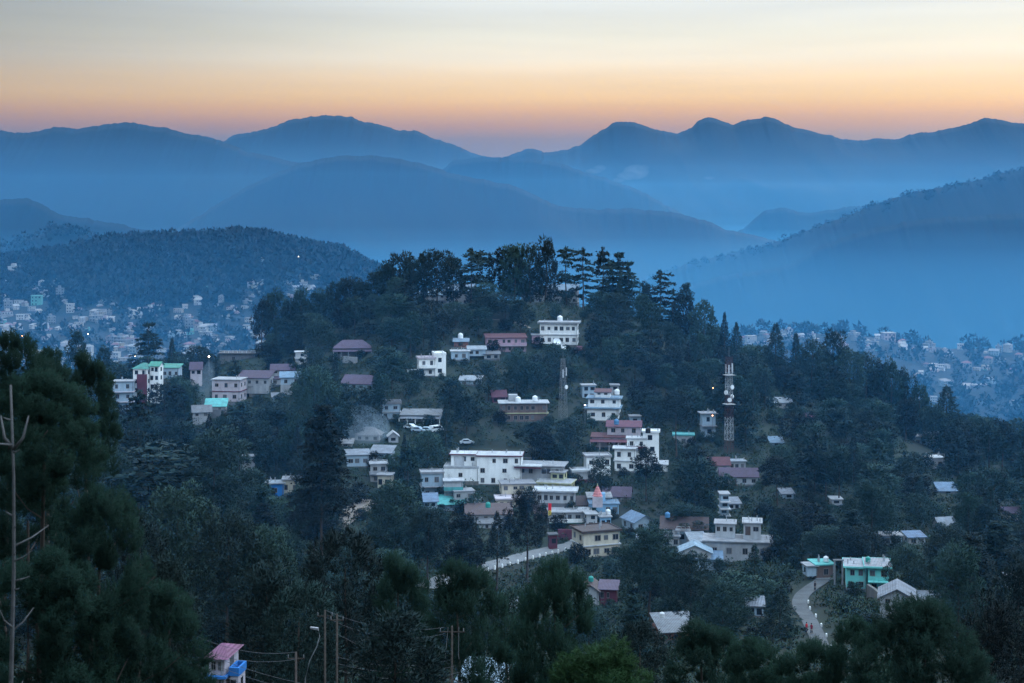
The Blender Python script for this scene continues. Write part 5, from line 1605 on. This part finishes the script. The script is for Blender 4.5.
# ------------------------------------------------------------------ far towns, each house a thing of its own
def far_house_mesh(seed, wall, roof):
    g = random.Random(seed)
    b = MB()
    w, d, hh = g.uniform(7, 12), g.uniform(6, 9), g.choice((3.2, 6, 6.2, 9))
    b.box(-w / 2, w / 2, 0, d, -4, hh, 0)
    if g.random() < .65:
        b.box(-w / 2 - .5, w / 2 + .5, -.5, d + .5, hh + .003, hh + .35, 1)
        if g.random() < .6:
            x = g.uniform(-w * .3, w * .1)
            b.box(x, x + w * .35, d * .3, d * .9, hh + .353, hh + 2.9, 0)
    else:
        q = MB(); roof_part(q, -w / 2, w / 2, 0, d, hh, 2.2, g.choice(('gx', 'hip', 'shed')), .6)
        n = len(b.v); b.v += q.v; b.f += [tuple(n + i for i in f) for f in q.f]; b.m += [1] * len(q.f)
    n = int(w / 2.4)
    for k in range(int(hh / 3)):
        for j in range(n):
            if g.random() < .2: continue
            x = -w / 2 + w * (j + .5) / n
            b.box(x - .55, x + .55, -.05, .02, 3 * k + 1, 3 * k + 2.3, 2)
        if k and g.random() < .6: b.box(-w / 2 - .1, w / 2 + .1, -1.1, -.055, 3 * k - .15, 3 * k + .05, 1)
    return b.mesh('far_house', [M[wall], M[roof], M['glass']])


FAR = []
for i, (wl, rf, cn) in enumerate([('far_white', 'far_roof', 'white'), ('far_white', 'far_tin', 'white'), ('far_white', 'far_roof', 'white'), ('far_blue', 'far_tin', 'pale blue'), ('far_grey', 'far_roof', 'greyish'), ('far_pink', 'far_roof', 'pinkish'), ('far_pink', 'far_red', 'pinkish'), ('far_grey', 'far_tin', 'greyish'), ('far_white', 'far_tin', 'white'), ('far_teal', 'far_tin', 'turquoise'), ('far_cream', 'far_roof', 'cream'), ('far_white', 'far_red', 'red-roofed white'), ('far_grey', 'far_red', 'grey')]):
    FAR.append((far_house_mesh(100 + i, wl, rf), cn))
FR = []     # rectangles of far houses


def far_house(px, py, me, label, group, sc=1.0, rz=None):
    p = hit(px, py, 900)
    if p.y > 2150: return
    o = link('town_house', me, None, (p.x, p.y, p.z), (sc, sc, sc), (0, 0, rz if rz is not None else frng.uniform(-.7, .7)))
    tag(o, label, 'house', group)
    FR.append((px - 6 * sc, px + 6 * sc, py - 9 * sc, py + 1, p.y))


frng = random.Random(44)
# single ones that stand out
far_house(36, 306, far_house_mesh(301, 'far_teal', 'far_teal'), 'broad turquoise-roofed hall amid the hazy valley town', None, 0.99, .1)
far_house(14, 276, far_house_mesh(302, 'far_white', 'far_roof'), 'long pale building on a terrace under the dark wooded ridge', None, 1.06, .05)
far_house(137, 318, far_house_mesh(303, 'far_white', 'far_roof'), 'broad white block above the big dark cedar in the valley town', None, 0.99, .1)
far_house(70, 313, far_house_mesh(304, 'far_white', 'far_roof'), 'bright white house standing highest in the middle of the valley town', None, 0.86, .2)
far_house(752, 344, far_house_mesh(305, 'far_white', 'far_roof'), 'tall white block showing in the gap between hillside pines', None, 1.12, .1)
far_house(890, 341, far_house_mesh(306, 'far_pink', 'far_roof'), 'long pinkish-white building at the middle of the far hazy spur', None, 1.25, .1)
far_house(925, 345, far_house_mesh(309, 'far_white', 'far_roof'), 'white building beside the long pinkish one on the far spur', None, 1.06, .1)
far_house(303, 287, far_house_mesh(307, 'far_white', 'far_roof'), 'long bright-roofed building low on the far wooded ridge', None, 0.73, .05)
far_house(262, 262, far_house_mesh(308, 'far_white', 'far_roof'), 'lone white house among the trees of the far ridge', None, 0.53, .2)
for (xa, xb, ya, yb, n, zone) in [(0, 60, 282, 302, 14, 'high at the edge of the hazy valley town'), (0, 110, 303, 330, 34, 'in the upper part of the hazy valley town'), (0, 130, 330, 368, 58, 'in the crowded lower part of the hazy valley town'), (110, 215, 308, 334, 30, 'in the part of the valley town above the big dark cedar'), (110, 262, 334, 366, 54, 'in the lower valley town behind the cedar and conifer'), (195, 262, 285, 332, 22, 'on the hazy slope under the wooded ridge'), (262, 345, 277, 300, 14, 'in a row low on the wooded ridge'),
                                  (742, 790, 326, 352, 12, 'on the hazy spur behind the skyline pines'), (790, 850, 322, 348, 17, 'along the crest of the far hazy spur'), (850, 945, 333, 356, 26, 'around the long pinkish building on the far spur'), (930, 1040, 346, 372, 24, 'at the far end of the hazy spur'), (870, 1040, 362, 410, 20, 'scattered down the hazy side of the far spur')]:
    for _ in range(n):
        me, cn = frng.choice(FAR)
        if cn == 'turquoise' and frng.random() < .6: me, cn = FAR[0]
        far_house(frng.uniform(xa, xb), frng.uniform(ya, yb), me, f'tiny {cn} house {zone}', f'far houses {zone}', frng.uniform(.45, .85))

# ------------------------------------------------------------------ far woods (one mass)
def blob_trees(name, pts, g, mat, ntri=46):
    T = []
    for (x, y, z, w, hh) in pts:
        u = unit(ntri, g)
        P = np.column_stack([x + u[:, 0] * w * .5 * (.5 + .5 * g.random(ntri)), y + u[:, 1] * w * .5, z + hh * (.58 + .42 * u[:, 2])])
        T.append(tri_leaves(P, u + g.normal(size=(ntri, 3)) * .5 + [0, 0, .3], w * .34, g, .8, u + [0, 0, .15]))
    return leaf_mesh(name, T, mat)


g = np.random.default_rng(77)
pts = []
tries = 0
while len(pts) < 4600 and tries < 60000:
    tries += 1
    Y = 1000 + 900 * g.random()
    if g.random() < .66:
        px = g.random() * 470 - 60
        lim = 1.0
    else:
        px = 700 + 400 * g.random()
        lim = .5
    x = (px - 512) / F * Y; z = gz(x, Y); py = HZ - z / Y * F
    w = 6 + 6 * g.random(); hh = 7 + 7 * g.random()
    if any(r[0] - 1 < px < r[1] + 1 and r[2] < py < r[3] + 4 and Y < r[4] + 12 for r in FR): continue
    dense = 1.0 if (px < 480 and Y > 1380) else .20
    if px > 600: dense = .25
    if g.random() > dense: continue
    pts.append((x, Y, z, w, hh))
tag(link('woods', blob_trees('woods', pts, g, M['woods'])), 'dark mixed woods covering the far ridges around the towns', kind='stuff')
pts = []
for i in range(700):
    k = int(g.random() * (len(G_CREST[0]) - 1))
    o_ = g.normal() * 12
    pts.append((G_CREST[0][k], 3100 + o_, G_CREST[1][k] - abs(o_) * .55 - 2, 6 + 4 * g.random(), 5 + 5 * g.random()))
for i in range(420):
    k = int(g.random() * (len(I_CREST[0]) - 1))
    o_ = g.normal() * 16
    pts.append((I_CREST[0][k], 2350 + o_, I_CREST[1][k] - abs(o_) * .6 - 3, 9 + 6 * g.random(), 10 + 8 * g.random()))
tag(link('woods', blob_trees('woods', pts, g, M['woods'], 26)), 'trees fringing the crests of the hazy hills', kind='stuff')

# ------------------------------------------------------------------ trees
HOUSE_RECTS = list(RECTS)
CLEAR = {q[:5] for q in HOUSES if q[5] in BRIGHT + ('turquoise house', 'grey gabled house', 'cream roadside house', 'grey retaining house', 'red-lined house', 'lilac-roofed cottage', 'pink-roofed villa', 'white-gabled house', 'stepped spur house', 'faded tin-roofed house')}
STRICT = {(478, 584, 533, 570, 372), (425, 482, 558, 592, 330), (796, 828, 572, 640, 300)}
RECTS += [(425, 482, 558, 592, 330), (478, 584, 533, 570, 372), (796, 828, 572, 640, 300), (336, 374, 499, 524, 370), (455, 520, 441, 452, 430), (405, 440, 424, 434, 440), (200, 244, 634, 683, 140), (466, 652, 560, 598, 330)]
hill = 'trees of the town hill'
low = 'trees of the low slope'
T = tree
# close to the viewer
T('near', 46, 373, 112, 135, 62, label='big near pine with rounded pale-rimmed crown beside the bare trunk', group=low)
T('near', 10, 335, 96, 150, 76, label='dark pine crown rising at the edge behind the bare trunk', group=low)
T('near', 45, 350, 58, 100, 82, label='pointed dark pine top between the tall edge pine and the airy pine', group=low)
T('near', 87, 354, 62, 120, 88, label='airy pine with gaps in its crown above the rounded near pine', group=low)
T('near', 100, 490, 118, 210, 60, label='large near pine with a bulging crown below the pale-rimmed pine', group=low)
T('near', 28, 452, 120, 150, 68, label='shadowy pine filling the space around the bare trunk', group=low)
T('near', 36, 556, 150, 190, 57, label='dark near pine at the foot of the bare trunk', group=low)
T('near', 140, 575, 120, 170, 64, label='near pine with drooping pale-tipped clumps next to the magenta-roofed house', group=low)
T('oak_fine', 168, 556, 62, 130, 80, label='leafy green tree directly beside the magenta-roofed house', group=low)
T('bright', 600, 645, 122, 100, 60, label='bright green pine top at the bottom middle, the freshest green of all', group=low)
T('near_dome', 922, 602, 158, 170, 72, label='great dome-shaped dark pine below the grey gabled house', group=low)
T('near', 862, 622, 84, 130, 84, label='dark pine leaning against the dome-shaped pine', group=low)
T('near', 812, 642, 92, 120, 86, label='low clumpy pine below the foot of the steep lane', group=low)
T('near', 757, 640, 88, 120, 90, label='low dark pine between the steep lane and the faded tin-roofed house', group=low)
T('near', 700, 622, 106, 130, 96, label='spreading dark pine hiding the foot of the faded tin-roofed house', group=low)
T('near', 556, 566, 96, 190, 122, label='tall dark pine with a knobbly top above the bright green pine', group=low)
T('near', 458, 562, 112, 160, 142, label='broad dark pine behind the pale utility pole', group=low)
T('near', 398, 556, 74, 140, 158, label='dark pine squeezed between the two broad pines by the cables', group=low)
T('pine_fine', 345, 532, 98, 150, 172, label='broad pale-rimmed pine behind the tall dark utility pole', group=low)
T('pine_fine', 300, 585, 90, 120, 130, label='shadowy pine around the cables by the tall utility pole', group=low)
T('pine_fine', 268, 566, 90, 130, 178, label='dark round pine uphill of the cables near the magenta roof', group=low)
T('pine_fine', 508, 592, 74, 110, 160, label='dark pine between the broad pine and the knobbly-topped pine', group=low)
T('pine_fine', 395, 612, 100, 120, 110, label='dark low pine under the middle of the cables', group=low)
T('pine_fine', 640, 622, 66, 90, 150, label='dark pine just uphill of the bright green pine', group=low)
T('pine_fine', 990, 600, 80, 120, 170, label='dark pine beyond the dome-shaped pine at the picture edge', group=low)
T('pine_fine', 1020, 560, 70, 120, 215, label='tall pine at the picture edge uphill of the dome-shaped pine', group=low)
T('pine_fine', 958, 545, 60, 90, 245, label='tall pine with visible trunk beyond the grey gabled house', group=low)
# middle of the slope
T('oak_fine', 178, 486, 88, 100, 236, label='large round soft-leaved tree on the shady slope', group=hill)
T('oak_fine', 228, 512, 76, 100, 224, label='round soft-leaved tree touching the large one on the shady slope', group=hill)
T('pine_fine', 140, 522, 64, 110, 200, group=hill)
T('oak_fine', 268, 528, 74, 100, 228, group=hill)
T('oak_fine', 395, 482, 62, 66, 328, group=hill)
T('cedar_fine', 322, 406, 66, 110, 312, label='big dark cedar standing in front of the smoky hamlet', group=hill)
T('oak_fine', 214, 430, 84, 76, 330, label='wide dark tree crown on the shoulder below the red-lined house', group=hill)
T('oak', 168, 440, 60, 56, 345, group=hill)
T('cedar', 138, 392, 40, 66, 335, label='small dark star-shaped cedar below the green-roofed building', group=hill)
T('flat', 152, 446, 112, 60, 322, label='wide cedar with level shelf-like branches on the shady slope', group=hill)
T('oak_fine', 104, 446, 66, 70, 318, group=hill)
T('pine_fine', 527, 490, 42, 56, 338, label='dark upright pine in front of the rusty shop row', group=hill)
T('cone', 497, 512, 26, 46, 330, label='small pointed conifer beside the upright pine by the shops', group=hill)
T('oak_fine', 463, 514, 44, 62, 322, label='round tree downhill of the turquoise shack', group=hill)
T('oak_fine', 428, 508, 44, 46, 318, group=hill)
T('pine_fine', 650, 528, 62, 62, 288, label='tall pine with long bare trunk in front of the brown-roofed row', group=hill)
T('pine_fine', 690, 553, 58, 60, 268, label='pine with bare trunk below the awning stall', group=hill)
T('cone', 755, 545, 36, 80, 300, label='pointed conifer in front of the grey retaining house', group=hill)
T('cone', 780, 586, 46, 70, 270, label='bushy dark conifer beside the steep lane', group=hill)
T('oak', 735, 572, 62, 60, 288, group=hill)
T('oak', 870, 615, 42, 30, 262, label='round bush-like tree below the turquoise house', group=hill)
T('oak', 676, 391, 34, 30, 432, label='pale umbrella-shaped tree near the red-white tower', group=hill)
T('oak', 313, 347, 26, 30, 500, label='round tree leaning on the three-tier white house', group=hill)
T('oak_fine', 314, 368, 52, 70, 440, label='large round pale tree above the big dark cedar', group=hill)
T('oak', 360, 388, 50, 44, 446, label='rounded tree below the purple-roofed hall', group=hill)
T('pine', 646, 446, 30, 30, 402, label='small dark pine in front of the stepped white villa', group=hill)
T('oak', 601, 458, 28, 32, 398, label='small round tree in front of the maroon-railed house', group=hill)
T('cone', 405, 436, 18, 54, 405, label='slender conifer in front of the smoky hamlet', group=hill)
T('pine_fine', 690, 505, 64, 40, 372, label='dark flat pine uphill of the brown-roofed row', group=hill)
T('oak_fine', 512, 384, 0.1 + 34, 40, 440, label='round bush of a tree beside the long brown hall', group=hill) if False else None
# silhouettes on the left shoulder
T('pine', 76, 330, 22, 36, 545, label='lone upright pine standing out against the valley town', group=hill)
T('pine', 104, 346, 17, 26, 540, label='small round pine next to the lone upright pine', group=hill)
T('cedar', 148, 323, 34, 54, 540, label='big dark cedar with layered branches against the valley town', group=hill)
T('cone', 172, 338, 16, 38, 545, label='narrow pointed conifer against the valley town', group=hill)
T('oak', 197, 346, 30, 26, 545, label='broad round tree against the valley town by the white lamp', group=hill)
T('oak', 120, 366, 40, 30, 530, group=hill); T('oak', 165, 384, 44, 36, 480, group=hill); T('oak', 184, 380, 34, 40, 485, group=hill)
# hilltop skyline, one after another along the crest
sky_t = [('pine', 262, 298, 20, 34), ('pine', 276, 289, 28, 36), ('pine', 290, 298, 18, 34), ('pine', 301, 289, 22, 34), ('pine', 318, 290, 28, 44), ('pine', 337, 281, 26, 46), ('pine', 349, 278, 24, 40), ('pine', 361, 279, 26, 46), ('pine', 377, 268, 26, 50), ('pine', 388, 262, 22, 50),
         ('pine', 400, 253, 30, 44), ('pine', 413, 259, 22, 40), ('pine', 424, 252, 28, 36), ('pine', 437, 250, 30, 36), ('pine', 453, 254, 26, 38), ('flat', 471, 250, 32, 40), ('flat', 481, 252, 26, 36), ('pine', 503, 247, 30, 36), ('pine', 515, 245, 30, 42), ('oak', 530, 244, 26, 44), ('pine', 546, 238, 26, 60),
         ('flat', 566, 248, 24, 40), ('flat', 583, 249, 22, 40), ('cedar', 603, 249, 26, 60), ('cedar', 620, 253, 30, 60), ('flat', 612, 262, 34, 50), ('cedar', 628, 262, 24, 52), ('pine', 646, 282, 18, 26), ('flat', 660, 272, 28, 44), ('flat', 673, 290, 22, 34), ('pine', 686, 283, 16, 16), ('pine', 683, 294, 24, 34),
         ('oak', 704, 301, 28, 44), ('cone', 725, 313, 16, 44), ('cone', 737, 323, 20, 50), ('cone', 776, 324, 30, 62), ('cone', 796, 333, 20, 50), ('oak', 812, 340, 30, 44), ('pine', 834, 330, 28, 46), ('oak', 850, 350, 28, 40), ('oak', 866, 353, 30, 40), ('pine', 891, 360, 26, 44), ('oak', 878, 362, 24, 44), ('pine', 905, 369, 22, 46), ('pine', 919, 384, 24, 44), ('cone', 947, 386, 40, 62), ('oak', 968, 414, 28, 34), ('oak', 988, 418, 34, 42), ('oak', 1018, 419, 36, 40), ('oak', 760, 346, 24, 40), ('cone', 750, 352, 20, 50), ('oak', 820, 352, 30, 40), ('oak', 935, 405, 30, 40)]
for k, px, top, w, hh in sky_t:
    # on the crest of the hill at this column
    Yr = np.arange(480., 640., 4.); c = [gz((px - 512) / F * y, y) / y for y in Yr]
    Y = float(Yr[int(np.argmax(c))]) - 4 - 14 * rng.random()
    if 410 < px < 590: Y = 566 + 12 * rng.random()
    T(k, px, top, w * 1.12, hh * 1.25, Y, group='trees along the hilltop skyline')
sky_n = len(TREES)

_rl = []
for p_ in (P_ROAD, P_LANE):
    q_ = np.array([proj(v) for v in p_])
    _rl.append((q_, p_[:, 1]))


def hides_road(px, top, Y, hw):
    """whether something this tall in front of a road would cover it"""
    for q_, y_ in _rl:
        m_ = np.abs(q_[:, 0] - px) < hw + 2
        if m_.any() and np.any((y_[m_] > Y) & (q_[m_, 1] + 1 > top) & (Y > y_[m_] - 45)): return True
    return False


# bushes and saplings fill the open ground between the houses
def plant_bushes():
    n = 0; k = 0
    while n < 300 and k < 6000:
        k += 1
        px = brng.uniform(-10, 1034); Y = 262 + 318 * brng.random()
        x = (px - 512) / F * Y; z = gz(x, Y); s = F / Y; py = HZ - z * s
        if py > 700 or any(abs(px - q[0]) < 9 and abs(py - q[1]) < 6 for q in BUSH): continue
        w = brng.uniform(2.4, 6.5); hh = w * brng.uniform(.65, 1.0)
        xa, xb, ya, yb = px - w * s / 2, px + w * s / 2, py - hh * s, py
        bad = hides_road(px, ya, Y, w * s / 2)
        for (a, b_, c, d, hy) in HOUSE_RECTS + [(480, 584, 533, 566, 372), (796, 828, 572, 640, 300)]:
            if hy < Y - 1.5:
                if hy > Y - 13 and a - 4 < px < b_ + 4 and abs(py - d) < 14: bad = True; break
                continue
            ox = min(xb, b_) - max(xa, a); oy = min(yb, d) - max(ya, c)
            if ox > 0 and oy > 0 and (oy > .3 * (d - c) or ox * oy > .12 * (b_ - a) * (d - c)): bad = True; break
        if bad: continue
        if any((x - q[0]) ** 2 + (Y - q[1]) ** 2 < (.3 * (w + q[2])) ** 2 for q in placed): continue
        o = link('bush', brng.choice(CR['bush']), None, (x, Y, z - .25), (w, w, hh), (0, 0, brng.random() * 6.28))
        tag(o, None, 'bush', 'bushes of the town hill')
        BUSH.append((px, py)); n += 1
        TREES.append(dict(root=o, kind='bush', px=px, top=py - hh * s, base=py, Y=Y, w=w * s, H=hh, label=None))


BUSH = []
brng = random.Random(31)

# the rest of the wood: planted over the slope, clear of houses, roads and open ground
cnt = {'pine_tree': 0, 'broadleaf_tree': 0, 'cedar_tree': 0, 'conifer_tree': 0}
trng = random.Random(99)
placed = [(r['root'].location.x, r['root'].location.y, r['w'] * r['Y'] / F) for r in TREES]
tries = 0
LIM = {'pine_tree': 190, 'broadleaf_tree': 235, 'cedar_tree': 90, 'conifer_tree': 60}
while tries < 16000 and sum(cnt.values()) < 540:
    tries += 1
    px = trng.uniform(-20, 1044)
    Y = 245 + 345 * trng.random() ** .9
    x = (px - 512) / F * Y; z = gz(x, Y); py = HZ - z / Y * F
    s = F / Y
    if py > 760: continue
    r_ = trng.random()
    kind = ('pine' if r_ < .40 else 'oak' if r_ < .79 else 'cedar' if r_ < .94 else 'cone')
    if Y < 340 and kind in ('pine', 'oak', 'cedar'): kind += '_fine'
    w = trng.uniform(7, 12.5) if kind != 'cone' else trng.uniform(4, 6)
    H = trng.uniform(9.5, 16) if kind[:3] != 'oak' else trng.uniform(7.5, 12.5)
    if tries > 6000: w *= .68; H *= .72
    if cnt[KIND[kind][0]] >= LIM[KIND[kind][0]]: continue
    ch = H * (trng.uniform(.55, .75) if kind[:4] == 'pine' else .8 if kind[:3] == 'oak' else .9)
    top = py - H * s
    crest = {0: 385, 250: 350, 330: 325, 420: 300, 540: 300, 650: 318, 760: 380, 860: 410, 950: 448, 1024: 463}
    xa, xb, ya, yb = px - w * s / 2, px + w * s / 2, top, top + ch * s
    bad = False
    for (a, b_, c, d, hy) in RECTS:
        if hy < Y - 1.5:
            if hy > Y - 14 and a - 4 < px < b_ + 4 and abs(py - d) < 16: bad = True; break    # do not grow out of the house itself
            continue
        ox = min(xb, b_) - max(xa, a); oy = min(yb + 3, d) - max(ya, c)
        if ox > 1 and oy > 1 and (a, b_, c, d, hy) in STRICT: bad = True; break
        if ox > 0 and oy > 0 and ox * oy > (.10 if (a, b_, c, d, hy) in CLEAR else .30) * (b_ - a) * (d - c): bad = True; break
        if a + 2 < px < b_ - 2 and c < py and top < d and oy > -2 and ox > 0 and (min(py, d) - max(top, c)) > .35 * (d - c): bad = True; break
    if bad: continue
    # keep the crowns under the drawn skyline
    if Y > 520 and top < np.interp(px, [0, 250, 300, 400, 480, 560, 620, 660, 700, 760, 860, 950, 1024], [372, 345, 305, 275, 272, 275, 280, 296, 318, 350, 372, 410, 430]): continue
    if 820 < px < 875 and 590 < py < 660: continue
    if any((x - q[0]) ** 2 + (Y - q[1]) ** 2 < (.36 * (w + q[2])) ** 2 for q in placed): continue
    nm = KIND[kind][0]
    placed.append((x, Y, w)); cnt[nm] += 1
    T(kind, px, top, w * s, ch * s, Y, group=hill)

plant_bushes()

# a shrub or two against the foot of each house that has a name of its own
srng = random.Random(12)
for (xa, xb, tp, bs, hy, mk) in HOUSES:
    if not mk or bs > 625: continue
    for side, words_ in ((0, 'one'), (1, 'other')):
        s = F / hy
        px = (xa + srng.uniform(-.05, .22) * (xb - xa)) if side == 0 else (xb - srng.uniform(-.05, .28) * (xb - xa))
        Y = hy - srng.uniform(1.6, 4.0)
        x = (px - 512) / F * Y; z = gz(x, Y)
        w = srng.uniform(2.4, 5.0); hh = w * srng.uniform(.7, 1.05)
        if any((x - q[0]) ** 2 + (Y - q[1]) ** 2 < (.25 * (w + q[2])) ** 2 for q in placed): continue
        if any(np.min(np.hypot(p_[:, 0] - x, p_[:, 1] - Y)) < hw_ + w * .5 for p_, hw_, mt_, nm_ in ROADS if mt_ != 'ground'): continue
        o = link('shrub', srng.choice(CR['bush']), None, (x, Y, z - .3), (w, w, hh), (0, 0, srng.random() * 6.28))
        tag(o, f"{'low' if hh < 3 else 'tall'} dark shrub against the foot of the {mk} at its {'downhill corner by the wall' if side else 'outer corner'}", 'shrub', 'shrubs against the house walls')
        o['label'] = f"{'low' if hh < 3 else 'tall'} dark shrub at {'one' if side == 0 else 'the other'} end of the {mk}"

# ------------------------------------------------------------------ a description for each planted tree
MARKS += [(138, 420, 'star-shaped cedar'), (152, 468, 'shelf-branched cedar'), (214, 462, 'wide dark shoulder tree'), (76, 348, 'lone upright pine'), (215, 405, 'teal awning'), (202, 412, 'grey tin hut'), (248, 464, 'white house between trunks'), (300, 384, 'blue tin roof'), (270, 560, 'round shady pine'), (345, 570, 'pale-rimmed pine'), (228, 545, 'second soft-leaved tree'), (395, 510, 'leafy tree below the bare track'), (463, 540, 'round tree below the turquoise shack'), (650, 560, 'long-trunked pine'), (690, 585, 'bare-trunked pine'), (780, 615, 'bushy lane conifer'), (1012, 583, 'dim spur house'), (788, 494, 'small pale wood hut'), (870, 370, 'spur skyline trees'), (947, 415, 'big spur conifer'), (560, 545, 'road bend'), (810, 600, 'steep lane'), (355, 512, 'bare earth track'), (490, 446, 'grassy terrace'), (322, 450, 'big dark cedar'), (178, 530, 'round soft-leaved tree'), (590, 640, 'bright green pine'), (925, 640, 'dome-shaped pine')]
ORD = ['', 'second ', 'third ', 'fourth ', 'fifth ', 'sixth ', 'seventh ', 'eighth ', 'ninth ', 'tenth ', 'eleventh ', 'twelfth ', 'thirteenth ', 'fourteenth ', 'fifteenth ']
bykey = {}
for r in TREES:
    if r['label']: continue
    px, py = r['px'], (r['top'] + r['base']) / 2
    ms = sorted(MARKS, key=lambda m: (m[0] - px) ** 2 + ((m[1] - py) * 1.3) ** 2)
    m1 = ms[0]
    dx, dy = px - m1[0], py - m1[1]
    if abs(dx) < .55 * abs(dy):
        rel = ('uphill of the ' if dy < 0 else 'downhill of the ') + m1[2]
    else:
        c = [m for m in ms[1:25] if ((m[0] - m1[0]) * dx + (m[1] - m1[1]) * dy) / (math.hypot(m[0] - m1[0], m[1] - m1[1]) * math.hypot(dx, dy) + 1e-6) > .75]
        rel = 'beside the ' + m1[2] + (' towards the ' + c[0][2] if c else '')
    if r['kind'] == 'bush':
        bykey.setdefault(('large' if r['H'] > 3.2 else 'low', 'leafy bush', rel), []).append((math.hypot(dx, dy), r))
        continue
    sz = 'tall' if r['H'] > 14 else 'small' if r['H'] < 9.5 else 'mid-sized'
    sh = {'pine': 'round-crowned pine', 'oak': 'bushy broadleaf tree', 'ceda': 'layered cedar', 'flat': 'flat-topped cedar', 'cone': 'pointed conifer'}[r['kind'][:4] if r['kind'][:3] != 'oak' else 'oak']
    key = (sz, sh, rel)
    bykey.setdefault(key, []).append((math.hypot(dx, dy), r))
for (sz, sh, rel), rs in bykey.items():
    rs.sort(key=lambda q: q[0])
    for i, (_d, r) in enumerate(rs):
        lb = f'{ORD[min(i, 14)]}{sz} {sh} {rel}'
        if len(lb.replace('-', ' ').split()) > 16 and ' towards ' in lb: lb = lb.replace('mid-sized ', '').replace('leafy ', '').replace('bushy ', '')
        if len(lb.split()) > 16 and ' towards ' in lb: lb = lb.split(' towards ')[0]
        r['root']['label'] = lb

# ------------------------------------------------------------------ undergrowth over the open ground (nobody could count it)
g = np.random.default_rng(5)
Tn = []
n = 27000
k = 0
roads = np.concatenate([p[::2] for p, hw, mt, nm in ROADS])
while k < n:
    px = g.random() * 1120 - 50
    Y = 225 + 350 * g.random() ** .8
    x = (px - 512) / F * Y
    if np.min(np.hypot(roads[:, 0] - x, roads[:, 1] - Y)) < 3.4: k += 1; continue
    z = gz(x, Y); py = HZ - z / Y * F
    k += 1
    hit_ = False
    for (a, b_, c, d, hy) in HOUSE_RECTS:
        if a - 2 < px < b_ + 2 and c + (d - c) * .5 < py < d + .5 * F / Y and hy > Y - 8: hit_ = True; break
    if hit_: continue
    w = .6 + 2.6 * g.random() ** 2.5; hh = w * (.5 + .5 * g.random())
    if hides_road(px, py - hh * F / Y, Y, w * F / Y * .5): continue
    m = int(14 + 18 * w)
    u = unit(m, g); u[:, 2] = np.abs(u[:, 2])
    P = np.column_stack([x + u[:, 0] * w * .6, Y + u[:, 1] * w * .6, z - .1 + u[:, 2] * hh])
    Tn.append(tri_leaves(P, u + g.normal(size=(m, 3)) * .6, .42, g, .6, u + [0, 0, .2]))
tag(link('undergrowth', leaf_mesh('undergrowth', Tn, M['bush'])), 'low green bushes and rough grass over the open hillside', kind='stuff')
